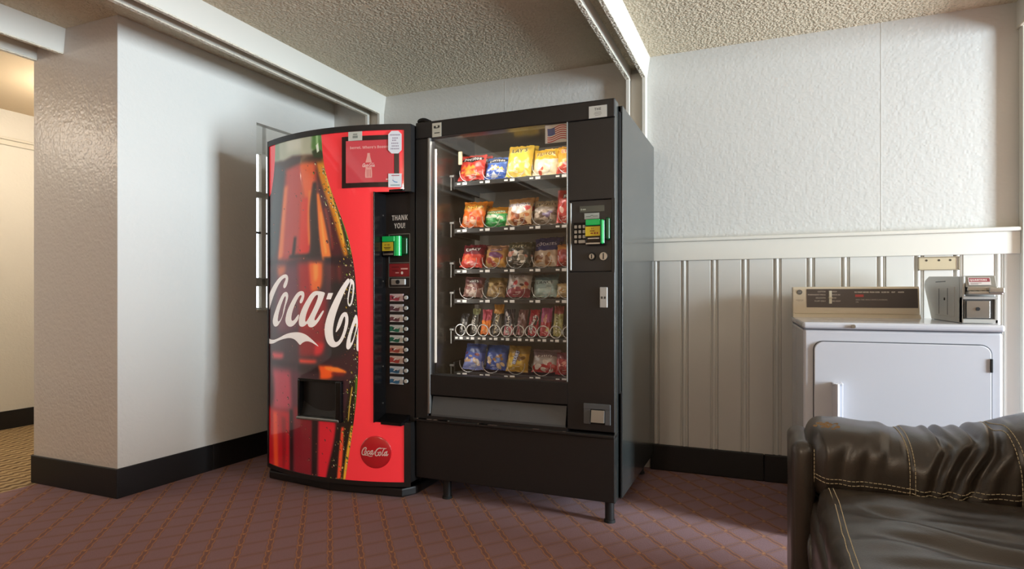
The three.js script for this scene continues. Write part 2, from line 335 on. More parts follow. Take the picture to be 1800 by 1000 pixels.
// the picture, in millimetres on the panel: the bottle's right edge, then bands 'colour blur' as rows [height, left, right]
const EDGE = [[1833, 455], [1794, 462], [1705, 468], [1615, 484], [1509, 523], [1389, 575], [1270, 624], [1153, 650], [1080, 662], [964, 671], [848, 678], [732, 681], [616, 681], [471, 674], [325, 656], [178, 634], [-20, 600]];
const BANDS = [
  ['#3c2226 20', [1720, 60, 480], [1160, -20, 660], [640, -20, 690], [-20, -20, 610]],
  ['#34393c 12', [1700, 88, 205], [1560, 70, 190], [1400, 20, 140], [1160, -20, 105]],
  ['#b5402c 14', [1700, 195, 440], [1500, 170, 430], [1160, 120, 480]],
  ['#e57b45 9', [1560, 178, 215], [1400, 150, 190], [1250, 128, 172], [1165, 112, 166]],
  ['#b8473f 14', [1660, 225, 330], [1400, 190, 300], [1165, 168, 300]],
  ['#de5a2c 8', [1690, 300, 408], [1560, 330, 412], [1480, 345, 400]],
  ['#d52a1e 9', [1480, 318, 382], [1300, 305, 372], [1170, 300, 392]],
  ['#e8742f 5', [1520, 372, 396], [1360, 362, 378], [1230, 372, 392]],
  ['#2c1614 6', [1560, 404, 428], [1420, 378, 436], [1300, 388, 450], [1170, 385, 462]],
  ['#2c1614 6', [1185, 225, 462], [1165, 215, 465]], ['#2c1614 6', [1280, 262, 280], [1170, 240, 268]],
  ['#ef7c2b 5', [1500, 430, 448], [1400, 436, 476], [1280, 446, 508], [1175, 462, 524], [1150, 470, 520]],
  ['#f79a45 4', [1400, 452, 462], [1250, 470, 484], [1180, 486, 500]],
  ['#4b1f26 7', [1640, 430, 452], [1500, 446, 508], [1350, 484, 556], [1170, 526, 612]],
  ['#83342c 5', [1420, 478, 494], [1300, 510, 526], [1200, 528, 542]],
  ['#d2801f 6', [1700, 424, 474], [1600, 440, 492], [1480, 490, 536], [1360, 540, 572], [1240, 576, 606], [1165, 604, 628]],
  ['#e6b54a 3', [1640, 468, 482], [1480, 520, 530], [1360, 562, 572], [1230, 596, 608]],
  ['#2b3d1a 4', [1640, 478, 492], [1500, 534, 552], [1380, 572, 600], [1260, 608, 640], [1150, 630, 665]],
  ['#8fa64a 2', [1600, 489, 495], [1480, 534, 540], [1300, 610, 616], [1180, 640, 647]],
  // shoulder line and the label zone
  ['#241416 5', [1160, -20, 105], [1135, -20, 110]], ['#2a1c22 6', [1165, 470, 660], [1120, 500, 662]],
  ['#6d3340 22', [1130, 110, 300], [900, 90, 300], [760, 110, 300]],
  ['#c4663e 12', [1130, 105, 190], [1070, 115, 180]],
  ['#a3191f 14', [1140, 290, 400], [900, 300, 430], [760, 310, 470]],
  ['#ee6a26 10', [1140, 374, 470], [1060, 382, 470], [985, 392, 455]], ['#f88f3e 6', [1130, 405, 440], [1040, 412, 440]],
  ['#58282a 12', [1130, 480, 540], [960, 500, 560]], ['#6e2f2c 8', [1120, 560, 580], [900, 580, 596]],
  ['#8f1b22 16', [960, 420, 500], [700, 400, 480]],
  ['#2b2627 14', [1040, 520, 690], [640, 500, 690]],
  ['#8a171c 12', [790, 300, 480], [640, 300, 470]], ['#c9262a 9', [720, 420, 480], [650, 410, 470]], ['#e0402c 7', [628, 300, 430], [606, 305, 425]], ['#2a1416 8', [598, 290, 500], [560, 290, 500]],
  ['#f0571c 7', [600, 440, 530], [560, 455, 540], [530, 450, 520]], ['#fb8030 4', [596, 480, 560], [580, 490, 610], [566, 560, 620]], ['#7c2320 6', [568, 520, 600], [552, 530, 610]],
  ['#d1454a 10', [650, 50, 170], [614, 52, 165]], ['#33161c 10', [606, -10, 280], [574, -10, 280]],
  ['#b5384a 16', [560, 50, 235], [420, 80, 250], [330, 50, 245]], ['#5a2030 14', [560, 240, 300], [330, 250, 300]],
  // the foot of the bottle
  ['#b3141d 10', [340, -20, 225], [-400, -20, 225]], ['#e2481f 9', [320, 60, 105], [170, 62, 110], [-200, 84, 124]], ['#8a1018 8', [300, 150, 190], [20, 160, 190]],
  ['#220b0d 5', [350, 226, 252], [-20, 228, 262]], ['#7a1420 10', [370, 255, 400], [-400, 262, 400]],
  ['#1b0e10 5', [380, 400, 440], [-20, 396, 432]], ['#ce202d 7', [360, 444, 545], [240, 440, 560], [-20, 436, 500]],
  ['#17110f 6', [330, 560, 610], [200, 540, 580], [60, 500, 560], [-20, 490, 560]],
  ['#f04c2c 4', [290, 585, 606], [150, 570, 596], [-20, 556, 578]], ['#1c160c 5', [540, 640, 690], [330, 600, 670], [150, 596, 640], [-20, 578, 612]],
  ['#dfa12c 3', [300, 640, 656], [180, 616, 640], [60, 598, 620], [-20, 590, 606]], ['#e0b542 2', [500, 644, 650], [400, 628, 634], [320, 622, 628]],
  ['#4c6a20 3', [560, 664, 680], [420, 660, 676], [300, 658, 666], [120, 622, 634], [-20, 606, 616]],
];
const SCRIPT = [
  ['C','10,874 4,883 2,946 20,980 70,1027 124,1064 166,1080 194,1081 209,1072 212,1053 202,1026 186,1007 173,1004 164,1014 170,1031 186,1049 190,1060 178,1063 150,1050 115,1022 70,970 41,927 20,893'],
  ['o','55,813 60,841 93,894 129,942 158,975 186,987 207,982 213,961 202,933 186,910 181,891 162,853 137,820 107,795 75,791'],
  ['oh','111,838 124,876 150,923 173,956 188,965 190,951 181,923 168,895 162,867 146,839 124,822 111,824'],
  ['c','186,840 198,877 228,919 264,961 292,984 319,991 339,986 344,970 338,947 325,927 312,922 304,931 312,947 322,961 319,969 305,965 282,938 257,901 241,864 237,836 246,828 264,835 285,856 302,870 299,842 278,819 250,800 221,795 194,808 185,826'],
  ['a','299,824 302,852 325,897 357,938 388,974 412,988 435,990 487,983 480,966 469,939 447,899 424,863 413,840 418,834 429,840 452,868 472,890 480,886 463,859 441,827 412,802 388,797 370,803 366,821 344,803 319,798 302,806'],
  ['ah','348,839 357,871 382,916 412,957 429,970 441,968 432,939 406,894 382,858 360,830 350,825'],
  ['-','505,979 536,979 521,946 492,946'],
  ['C2','626,1057 612,1044 580,1005 544,948 510,886 487,828 480,784 488,739 507,709 534,696 565,704 590,729 609,769 624,817 626,852 619,876 605,883 587,873 570,843 554,794 549,770 575,799 587,825 595,847 602,860 608,854 607,825 595,777 575,737 554,723 541,732 534,763 534,802 549,864 575,926 600,979 624,1022 636,1038'],
  ['L','634,1055 655,1044 660,1014 655,966 646,922 633,908 621,917 619,948 626,992 636,1027 634,1038'],
  ['Lh','642,1022 634,992 626,948 626,924 633,918 641,935 648,974 650,1014 647,1027'],
  ['o2','612,707 617,742 634,791 653,843 664,870 674,865 678,839 678,809 674,796 662,761 653,726 638,699 626,688 615,692'],
  ['o2h','636,730 641,760 655,804 667,830 669,809 660,769 648,734 638,721'],
  ['l','669,717 674,770 679,809 685,809 685,681 671,682'],
  ['rib','4,726 36,718 70,718 124,732 182,754 235,766 299,771 351,762 394,737 429,713 448,696 418,710 382,724 351,724 325,714 309,699 288,719 257,734 221,737 174,730 115,716 70,699 30,694 4,696'],
];
const pairs = (s) => s.split(' ').map((q) => q.split(',').map(Number));
function smooth(g, pts) { const n = pts.length, mid = (i) => [(pts[i % n][0] + pts[(i + 1) % n][0]) / 2, (pts[i % n][1] + pts[(i + 1) % n][1]) / 2]; g.moveTo(...mid(0)); for (let i = 1; i <= n; i++) g.quadraticCurveTo(...pts[i % n], ...mid(i)); g.closePath(); }
// the flowing brand script, small: every letter a slanted pen stroke
function smallScript(g, x, y, w, color) {
  g.save(); g.translate(x, y); g.scale(w / 100, w / 100); g.strokeStyle = color; g.lineCap = g.lineJoin = 'round';
  const s = (lw, ...p) => { g.lineWidth = lw; g.beginPath(); g.moveTo(p[0], p[1]); for (let i = 2; i < p.length; i += 6) g.bezierCurveTo(p[i], p[i + 1], p[i + 2], p[i + 3], p[i + 4], p[i + 5]); g.stroke(); };
  s(3.6, 18, 10, 20, 2, 8, 4, 3, 18, 0, 28, 3, 33, 12, 30); s(2, 18, 10, 17, 13, 15, 14, 14, 12);
  s(3, 17, 16, 12, 16, 10, 28, 14, 28, 18, 28, 21, 16, 17, 16); s(3, 30, 18, 29, 13, 22, 18, 22, 25, 22, 30, 28, 27, 31, 23);
  s(3, 41, 15, 34, 13, 30, 27, 34, 28, 37, 28, 40, 20, 41, 15); s(3, 42, 14, 40, 20, 38, 29, 42, 28, 44, 27, 45, 25, 46, 23);
  s(2.4, 47, 19, 48, 19, 49, 19, 50, 19); s(3.4, 72, 6, 62, 2, 52, 14, 51, 25, 51, 34, 58, 33, 62, 28); s(2, 72, 6, 80, 4, 84, 8, 90, 6); s(1.8, 62, 28, 66, 20, 62, 16, 59, 22);
  s(3, 69, 18, 64, 18, 62, 31, 67, 31, 71, 31, 73, 18, 69, 18); s(2.8, 84, 6, 78, 12, 73, 30, 77, 31, 79, 30, 80, 29, 81, 27);
  s(3, 91, 18, 84, 16, 81, 30, 85, 31, 88, 31, 91, 22, 91, 18); s(3, 93, 16, 90, 24, 89, 31, 92, 31, 94, 30, 95, 28, 96, 26);
  s(2.6, 14, 32, 24, 28, 30, 38, 40, 33);
  g.restore();
}
const printCanvas = canvas(1024, 1986, (g, W, H) => {
  const k = W / (DW * 1000);
  g.fillStyle = '#f0353d'; g.fillRect(0, 0, W, H);
  g.setTransform(k, 0, 0, -k, 0, H);                         // millimetres on the panel, y up
  g.save(); g.beginPath(); g.moveTo(-40, -40); g.lineTo(-40, 1480); g.lineTo(40, 1540); g.bezierCurveTo(74, 1640, 84, 1700, 84, 1850); g.lineTo(EDGE[0][0] > 0 ? 455 : 0, 1850);
  EDGE.forEach(([y, x], i) => { if (i < EDGE.length - 1) { const [yn, xn] = EDGE[i + 1]; g.quadraticCurveTo(x, y, (x + xn) / 2, (y + yn) / 2); } else g.lineTo(x, y); });
  g.closePath(); g.clip();
  g.fillStyle = '#2d2022'; g.fillRect(-50, -50, 1100, 2000);
  for (const [style, ...rows] of BANDS) {
    const [c, b] = style.split(' '); g.filter = `blur(${(b * k).toFixed(1)}px)`; g.fillStyle = c; g.beginPath();
    const side = (q, l) => { for (let i = 0; i < l.length; i++) { const [y] = l[i], x = l[i][q], n = l[i + 1]; if (!n) g.lineTo(x, y); else g.quadraticCurveTo(x, y, (x + n[q]) / 2, (y + n[0]) / 2); } };
    g.moveTo(rows[0][1], rows[0][0]); side(1, rows); side(2, rows.slice().reverse()); g.closePath(); g.fill();
  }
  // the empty glass of the neck: pale green with dark green at its rim
  const fill = (c, b, ...p) => { g.filter = b ? `blur(${(b * k).toFixed(1)}px)` : 'none'; g.fillStyle = c; g.beginPath(); p.forEach((q, i) => g[i ? 'lineTo' : 'moveTo'](...q)); g.closePath(); g.fill(); };
  fill('#3a2219', 10, [84, 1720], [470, 1712], [474, 1660], [330, 1672], [200, 1650], [84, 1690]);
  fill('#a9ad97', 7, [76, 1850], [460, 1850], [466, 1722], [400, 1706], [250, 1716], [170, 1700], [76, 1712]);
  fill('#c3c3b0', 14, [190, 1850], [330, 1850], [320, 1740], [200, 1740]); fill('#7f9578', 8, [76, 1850], [120, 1850], [130, 1710], [76, 1710]);
  fill('#4d7a3a', 6, [400, 1850], [470, 1850], [480, 1700], [440, 1700], [392, 1740]); fill('#1f3216', 4, [396, 1724], [440, 1736], [480, 1706], [482, 1680], [410, 1690]); fill('#9fc58c', 4, [420, 1850], [436, 1850], [440, 1760], [428, 1750]);
  fill('#dfe9d2', 1.5, [424, 1752], [440, 1764], [446, 1720], [432, 1712]);
  g.filter = 'none';
  const edgeAt = (y) => { for (let i = 1; i < EDGE.length; i++) if (y >= EDGE[i][0]) { const [a, p] = EDGE[i - 1], [b2, q] = EDGE[i]; return p + (q - p) * (a - y) / (a - b2); } return 600; };
  for (let i = 0; i < 620; i++) {                            // printed water drops, densest along the edge
    const y = 10 + rnd() * 1650, edge = rnd() < 0.68, x = edge ? edgeAt(y) - 4 - rnd() * rnd() * 110 : 20 + rnd() * (edgeAt(y) - 60), r = edge ? 2 + rnd() * rnd() * 8 : 2 + rnd() * rnd() * 10;
    g.fillStyle = edge ? ['#15170b', '#2b2a10', '#241008'][i % 3] : ['#3a1010', '#551a14', '#2a1216'][i % 3]; g.globalAlpha = 0.8; g.beginPath(); g.ellipse(x, y, r * 0.7, r, 0.5, 0, 7); g.fill();
    g.globalAlpha = edge ? 0.95 : 0.75; g.fillStyle = edge ? ['#f0deb0', '#c9a33e', '#e9efd2', '#86a048'][i % 4] : '#e0906c'; g.beginPath(); g.ellipse(x - r * 0.25, y - r * 0.3, r * 0.36, r * (edge ? 0.7 : 0.36), 0.4, 0, 7); g.fill();
  }
  g.globalAlpha = 1;
  g.fillStyle = '#f4ece6';
  const letters = SCRIPT.filter(([n]) => n !== '-'), by = Object.fromEntries(SCRIPT);
  for (const [n, s] of letters) { if (n.endsWith('h')) continue; g.beginPath(); smooth(g, pairs(s)); if (by[n + 'h']) smooth(g, pairs(by[n + 'h'])); g.fill('evenodd'); }
  g.beginPath(); pairs(by['-']).forEach((p, i) => g[i ? 'lineTo' : 'moveTo'](...p)); g.fill();
  g.restore();
});
const printTexture = tex(printCanvas, 1, 1); printTexture.repeat.set(1, 1);
M.print = mat({ map: printTexture, roughness: 0.32, clearcoat: 1, clearcoatRoughness: 0.03, emissive: '#ffffff', emissiveMap: printTexture, emissiveIntensity: 0.5 });

const arcSolid = (u0, u1, y0, y1, back, lift = 0, n = 12) => {   // a solid with the bowed front between u0 and u1
  const p = [[DX + u0, back], [DX + u1, back]];
  for (let i = 0; i <= n; i++) { const u = u1 + (u0 - u1) * i / n; p.push([DX + u, arcZ(u) + lift]); }
  return prism(p, 'y', y0, y1);
};
function arcPatch(u0, u1, y0, y1, lift, th, nu = 20) {          // a curved sheet of thickness th with uv 0..1 over the whole door
  const pos = [], uv = [], idx = [];
  for (let s = 0; s < 2; s++) for (let i = 0; i <= nu; i++) for (let j = 0; j < 2; j++) {
    const u = u0 + (u1 - u0) * i / nu, y = j ? y1 : y0;
    pos.push(DX + u, y, arcZ(u) + lift - s * th); uv.push(u / DW, (y - DY) / DH);
  }
  const N = (nu + 1) * 2;
  for (let i = 0; i < nu; i++) { const a = i * 2; idx.push(a, a + 2, a + 1, a + 1, a + 2, a + 3, N + a, N + a + 1, N + a + 2, N + a + 1, N + a + 3, N + a + 2); idx.push(a + 1, a + 3, N + a + 1, N + a + 1, a + 3, N + a + 3, a, N + a, a + 2, N + a, N + a + 2, a + 2); }
  for (const a of [0, nu * 2]) { const q = [a, a + 1, N + a, N + a + 1]; if (a) idx.push(q[0], q[2], q[1], q[1], q[2], q[3]); else idx.push(q[0], q[1], q[2], q[1], q[3], q[2]); }
  const g = new THREE.BufferGeometry();
  g.setAttribute('position', new THREE.Float32BufferAttribute(pos, 3)); g.setAttribute('uv', new THREE.Float32BufferAttribute(uv, 2)); g.setIndex(idx);
  return toCreasedNormals(g, 0.6);
}
{
  const t = thing('drink_vending_machine', 'tall red drink machine with a large bottle picture on its bowed front', 'vending machine', [DX + DW / 2, 0, -3.0]);
  const Y1 = DY + DH, SU = 0.767, SR = 0.917, SY0 = 0.383, SY1 = 1.552;    // selection recess
  add(t, 'cabinet', bx(DX + 0.004, DX + DW - 0.006, 0.07, Y1 - 0.02, -3.5, DZ - 0.075, 0.008), M.black);
  add(t, 'base', [prism([[DX - 0.004, -3.45], [DX + DW - 0.012, -3.45], [DX + DW - 0.012, -2.68], [DX + DW - 0.05, -2.612], [DX + 0.48, -2.558], [DX + 0.03, -2.6], [DX - 0.004, -2.64]], 'y', 0, 0.045, 0.008), bx(DX + 0.03, DX + DW - 0.04, 0.03, 0.08, -3.4, -2.66)], M.black);
  add(t, 'door_frame', [
    arcSolid(0, DW, Y1 - 0.03, Y1, DZ - 0.07, 0.006, 24), arcSolid(0, 0.016, DY, Y1 - 0.03, DZ - 0.07, 0.006, 3), arcSolid(0.913, DW, DY, SY0, DZ - 0.07, 0.006, 4), arcSolid(0.913, DW, SY1, Y1 - 0.03, DZ - 0.07, 0.006, 4), bx(DX + 0.918, DX + DW, SY0 - 0.01, SY1 + 0.01, DZ - 0.07, -2.651),
    arcSolid(0, DW, DY, DY + 0.022, DZ - 0.07, 0.006, 24), arcSolid(0.014, SU, DY + 0.02, Y1 - 0.028, DZ - 0.07, -0.02, 20), arcSolid(SU, 0.915, DY + 0.02, SY0, DZ - 0.07, -0.02, 4), arcSolid(SU, 0.915, SY1, Y1 - 0.028, DZ - 0.07, -0.02, 4)], M.black);
  // the print: one curved sheet round the selection recess and the delivery opening
  const P0 = [0.312, 0.574], PY = [0.382, 0.582], yb = DY + 0.022, yt = Y1 - 0.03;
  add(t, 'picture_panel', [arcPatch(0.016, P0[0], yb, yt, 0, 0.006, 14), arcPatch(P0[0], P0[1], yb, PY[0], 0, 0.006, 10), arcPatch(P0[0], P0[1], PY[1], yt, 0, 0.006, 10), arcPatch(P0[1], SU, yb, yt, 0, 0.006, 10), arcPatch(SU, 0.913, yb, SY0, 0, 0.006, 6), arcPatch(SU, 0.913, SY1, yt, 0, 0.006, 6)], M.print, true);
  // delivery opening
  const pz = arcZ(0.44), pu = (a) => DX + a;
  const port = add(t, 'delivery_opening', [prism([[pu(P0[0] - 0.006), arcZ(P0[0]) + 0.012], [pu(P0[1] + 0.022), arcZ(P0[1]) + 0.014], [pu(P0[1] + 0.022), arcZ(P0[1]) - 0.016], [pu(P0[0] - 0.006), arcZ(P0[0]) - 0.016]], 'y', PY[1] - 0.008, PY[1] + 0.006), bx(pu(P0[1] - 0.014), pu(P0[1] + 0.022), PY[0] - 0.008, PY[1] + 0.002, pz - 0.03, pz + 0.016, 0.006), bx(pu(P0[0] - 0.006), pu(P0[0] + 0.006), PY[0], PY[1], pz - 0.04, pz + 0.006, 0.004)], M.blackGloss);
  add(port, 'back_plate', bx(pu(P0[0] - 0.01), pu(P0[1] + 0.01), PY[0] - 0.005, PY[1] + 0.005, pz - 0.1, pz - 0.055), M.darkHole);
  add(port, 'flap', prism([[pz - 0.05, PY[0] + 0.01], [pz - 0.012, PY[0] + 0.01], [pz - 0.03, PY[0] + 0.082], [pz - 0.056, PY[0] + 0.082]], 'x', pu(P0[0] + 0.005), pu(P0[1] - 0.014)), M.black);
  add(port, 'lip', bx(pu(P0[0] - 0.004), pu(P0[1] + 0.01), PY[0] - 0.008, PY[0] + 0.008, pz - 0.03, pz + 0.02, 0.006), M.brushed);
  add(port, 'price_sticker', plate(pu(0.33), pu(0.37), 0.515, 0.53, pz - 0.05, 0.004), mat({ color: '#b9b58a', roughness: 0.6 }));
  // selection column, set back behind the door
  const rz = -2.655, X = (u) => DX + u;
  const sel = add(t, 'selection_panel', [bx(X(SU), X(SR + 0.004), SY0 - 0.01, SY1 + 0.01, rz - 0.03, rz)], mat({ color: '#241d1b', roughness: 0.5 }));
  add(t, 'recess_side', [bx(X(SU - 0.005), X(SU + 0.002), SY0 - 0.001, SY1 + 0.001, rz, arcZ(SU) + 0.008, 0.002), bx(X(SU), X(SR), SY1, SY1 + 0.01, rz, arcZ(0.85) + 0.004), prism([[rz, SY0 + 0.03], [rz, SY0 - 0.01], [arcZ(0.79) - 0.002, SY0 - 0.01], [arcZ(0.79) - 0.002, SY0 + 0.004]], 'x', X(SU), X(SR))], M.blackGloss);
  for (const y of [1.44, 1.1, 0.66, 0.47]) add(t, 'screw', cyl(X(SU) + 0.004, y, rz + 0.03, 0.004, 0.004, 0.004, 'x', 12), M.steel);
  const word = decal(256, 150, (g) => { g.fillStyle = '#1c1817'; g.fillRect(0, 0, 256, 150); g.fillStyle = '#e8e4dd'; g.font = 'bold 58px sans-serif'; g.textAlign = 'center'; g.fillText('THANK', 128, 62); g.fillText('YOU!', 128, 126); });
  add(sel, 'thank_you_plate', plate(X(0.79), X(0.918), 1.358, 1.455, rz + 0.002, 0.003), word, true);
  const fz = rz + 0.004;
  add(t, 'payment_frame', [bx(X(0.786), X(0.79), 1.067, 1.345, rz, fz), bx(X(0.914), X(0.918), 1.067, 1.345, rz, fz), bx(X(0.786), X(0.918), 1.341, 1.345, rz, fz), bx(X(0.786), X(0.918), 1.067, 1.071, rz, fz), bx(X(0.786), X(0.918), 1.193, 1.197, rz, fz), bx(X(0.786), X(0.918), 1.118, 1.122, rz, fz)], M.brushed);
  const bill = add(t, 'bill_acceptor', [bx(X(0.772), X(0.852), 1.226, 1.33, rz, rz + 0.04, 0.01)], M.blackGloss);
  add(bill, 'green_bezel', [bx(X(0.775), X(0.85), 1.302, 1.33, rz + 0.036, rz + 0.048, 0.004), cyl(X(0.856), 1.28, rz + 0.024, 0.02, 0.02, 0.1, 'y', 20)], M.greenPlastic);
  add(bill, 'bezel_edge', bx(X(0.866), X(0.905), 1.235, 1.325, rz, rz + 0.018, 0.008), M.greenDark);
  const note = decal(128, 96, (g) => { g.fillStyle = '#d9c22e'; g.fillRect(0, 0, 128, 96); g.fillStyle = '#5d3a10'; g.font = 'bold 26px sans-serif'; g.fillText('$1 $5', 26, 40); g.fillRect(20, 54, 80, 9); g.fillRect(30, 70, 64, 8); });
  add(bill, 'bill_sticker', plate(X(0.774), X(0.84), 1.255, 1.3, rz + 0.0425, 0.003), note, true);
  add(bill, 'bill_slot', bx(X(0.78), X(0.84), 1.234, 1.242, rz + 0.036, rz + 0.043), M.steel);
  const coin = decal(256, 128, (g) => { g.fillStyle = '#8e1f24'; g.fillRect(0, 0, 256, 128); g.fillStyle = '#e9b8b0'; g.fillRect(150, 44, 90, 14); g.fillRect(80, 86, 46, 9); g.fillStyle = '#571014'; g.fillRect(30, 30, 100, 8); g.fillRect(40, 66, 70, 7); g.fillStyle = '#f3efe9'; g.beginPath(); g.arc(166, 92, 15, 0, 7); g.fill(); });
  add(t, 'coin_plate', plate(X(0.792), X(0.912), 1.124, 1.19, rz + 0.005, 0.005), coin, true);
  add(t, 'coin_return', [bx(X(0.806), X(0.892), 1.08, 1.112, rz, rz + 0.012, 0.005)], M.coinGrey);
  add(t, 'coin_button', cyl(X(0.85), 1.096, rz + 0.014, 0.011, 0.011, 0.008, 'z'), M.blackMatt);
  // nine drink choices: a tilted label and a round button each
  const inks = [['#b04a5a', '#d8c3c6'], ['#6d4a55', '#cfcccf'], ['#7c4f57', '#d9d3d2'], ['#2f7d62', '#cfd6d2'], ['#2c7058', '#d5d9d6'], ['#b5574c', '#d9b9a8'], ['#b84a44', '#d7c2b8'], ['#3c6d94', '#ccd4dc'], ['#3f78a5', '#d3d9df']];
  inks.forEach(([ink, paper], i) => {
    const y = 1.0155 - i * 0.0536, art = decal(160, 64, (g) => {
      g.fillStyle = paper; g.fillRect(0, 0, 160, 64); g.fillStyle = ink; g.beginPath(); g.moveTo(0, 14 + (i % 3) * 6); g.bezierCurveTo(50, 0, 80, 60, 125, 20); g.lineTo(112, 58); g.bezierCurveTo(70, 70, 30, 40, 0, 60); g.fill();
      g.fillStyle = '#2b2426'; g.beginPath(); g.ellipse(34 + (i * 17) % 40, 34, 13, 7, 0.6, 0, 7); g.fill(); g.fillStyle = '#f2eeee'; g.beginPath(); g.ellipse(62, 30, 20, 6, -0.5, 0, 7); g.fill();
    });
    add(sel, 'selection_label', plate(X(0.796), X(0.876), y - 0.019, y + 0.019, rz + 0.006, 0.006), art, true);
    const b = add(sel, 'selection_button', [cyl(X(0.896), y, rz + 0.006, 0.0105, 0.0095, 0.012, 'z')], M.button);
    add(b, 'button_collar', cyl(X(0.896), y, rz + 0.002, 0.015, 0.014, 0.005, 'z'), M.blackMatt);
  });
  // framed sign in the upper corner of the door
  const fr = (u0, u1, y0, y1, l) => arcSolid(u0, u1, y0, y1, arcZ(u0) - 0.03 < arcZ(u1) - 0.03 ? arcZ(u0) - 0.02 : arcZ(u1) - 0.02, l, 6);
  const sign = add(t, 'sign_frame', [fr(0.592, 0.888, DY + 1.742 + 0.012, DY + 1.778, 0.007), fr(0.592, 0.888, DY + 1.516, DY + 1.54, 0.007), fr(0.592, 0.617, DY + 1.516, DY + 1.778, 0.007), fr(0.866, 0.888, DY + 1.516, DY + 1.778, 0.007)], mat({ color: '#2b1a19', roughness: 0.35 }));
  const signArt = decal(512, 430, (g, W, H) => {
    g.fillStyle = '#dc4450'; g.fillRect(0, 0, W, H); g.fillStyle = '#f0b4ae'; g.font = 'bold 38px sans-serif'; g.textAlign = 'center'; g.fillText("berret. Where's Boosen", 258, 84);
    g.strokeStyle = '#f2b9ae'; g.fillStyle = '#f0a99f'; g.lineWidth = 6; g.beginPath(); g.moveTo(234, 130); g.lineTo(262, 130); g.bezierCurveTo(262, 190, 290, 215, 284, 262); g.bezierCurveTo(276, 300, 292, 320, 284, 382); g.lineTo(212, 382); g.bezierCurveTo(204, 320, 220, 300, 212, 262); g.bezierCurveTo(206, 215, 234, 190, 234, 130); g.fill();
    g.strokeStyle = '#cf2c3c'; g.lineWidth = 5; for (const x of [230, 248, 266]) { g.beginPath(); g.moveTo(x, 296); g.lineTo(x + 2, 372); g.stroke(); }
    g.fillStyle = '#dc4450'; g.fillRect(206, 226, 84, 50); smallScript(g, 180, 226, 140, '#f7dcd3'); g.fillStyle = '#f4d6cf'; g.fillRect(436, 396, 60, 14);
  }, { clearcoat: 1, clearcoatRoughness: 0.04 });
  const sz = (u) => arcZ(u) + 0.003;
  const signPlate = plate(-0.1265, 0.1265, -0.107, 0.107, 0, 0.004); signPlate.rotateY(Math.atan2(sz(0.615) - sz(0.868), 0.253)); signPlate.translate(X(0.7415), DY + 1.647, (sz(0.615) + sz(0.868)) / 2 + 0.0085);
  add(sign, 'sign_plate', signPlate, signArt, true);
  // stickers on the door
  const stick = (name, u0, u1, y0, y1, m, shape) => { const w = u1 - u0, g = shape ? shape() : plate(-w / 2, w / 2, -(y1 - y0) / 2, (y1 - y0) / 2, 0, 0.0015); g.rotateY(Math.atan2(arcZ(u0) - arcZ(u1), w)); g.translate(X((u0 + u1) / 2), DY + (y0 + y1) / 2, (arcZ(u0) + arcZ(u1)) / 2 + 0.0115); return add(t, name, g, m, true); };
  stick('notice_sticker', 0.632, 0.708, 1.754, 1.8, decal(128, 80, (g) => { g.fillStyle = '#cfd2c8'; g.fillRect(0, 0, 128, 80); g.fillStyle = '#8a9088'; g.fillRect(44, 18, 40, 12); g.fillRect(40, 36, 48, 22); }));
  const octo = () => { const w = 0.034, h = 0.057, c = 0.017, s = new THREE.Shape([[-w + c, -h], [w - c, -h], [w, -h + c], [w, h - c], [w - c, h], [-w + c, h], [-w, h - c], [-w, -h + c]].map((p) => new THREE.Vector2(...p))); const g = clean(new THREE.ExtrudeGeometry(s, { depth: 0.0015, bevelEnabled: false })), p = g.attributes.position; for (let i = 0; i < p.count; i++) g.attributes.uv.setXY(i, p.getX(i) / (2 * w) + 0.5, p.getY(i) / (2 * h) + 0.5); return g; };
  stick('price_sticker', 0.839, 0.907, 1.682, 1.796, decal(128, 200, (g) => { g.fillStyle = '#dcdde2'; g.fillRect(0, 0, 128, 200); g.fillStyle = '#8b7f92'; for (const [x, y, w] of [[18, 30, 92], [40, 58, 52], [38, 78, 40], [30, 104, 64], [34, 128, 58], [24, 152, 80]]) { for (let q = 0; q < w; q += 14) g.fillRect(x + q, y, 9, 12); } }), octo);
  stick('service_sticker', 0.839, 0.907, 1.512, 1.581, decal(128, 128, (g) => { g.fillStyle = '#d9dde0'; g.fillRect(0, 0, 128, 128); g.strokeStyle = '#5b8fb8'; g.lineWidth = 8; g.beginPath(); g.moveTo(40, 60); g.lineTo(62, 78); g.lineTo(88, 82); g.stroke(); g.fillStyle = '#a9565c'; g.fillRect(30, 14, 76, 8); g.fillStyle = '#6f8f8c'; g.fillRect(20, 104, 90, 8); }));
  // domed round brand button
  const prof = []; for (let i = 0; i <= 10; i++) { const a = i / 10; prof.push(new THREE.Vector2(0.083 * Math.cos(a * Math.PI / 2), 0.011 * Math.sin(a * Math.PI / 2))); }
  const dome = clean(new THREE.LatheGeometry(prof, 48).rotateX(Math.PI / 2)), dp = dome.attributes.position;
  for (let i = 0; i < dp.count; i++) dome.attributes.uv.setXY(i, dp.getX(i) / 0.166 + 0.5, dp.getY(i) / 0.166 + 0.5);
  dome.rotateY(Math.atan2(arcZ(0.69) - arcZ(0.853), 0.163)).translate(X(0.771), DY + 0.171, arcZ(0.771) - 0.001);
  add(t, 'brand_button', dome, decal(512, 512, (g) => { g.fillStyle = '#d51d2a'; g.fillRect(0, 0, 512, 512); smallScript(g, 30, 160, 450, '#f7e6df'); }, { roughness: 0.2, clearcoat: 1, clearcoatRoughness: 0.05 }), true);
}

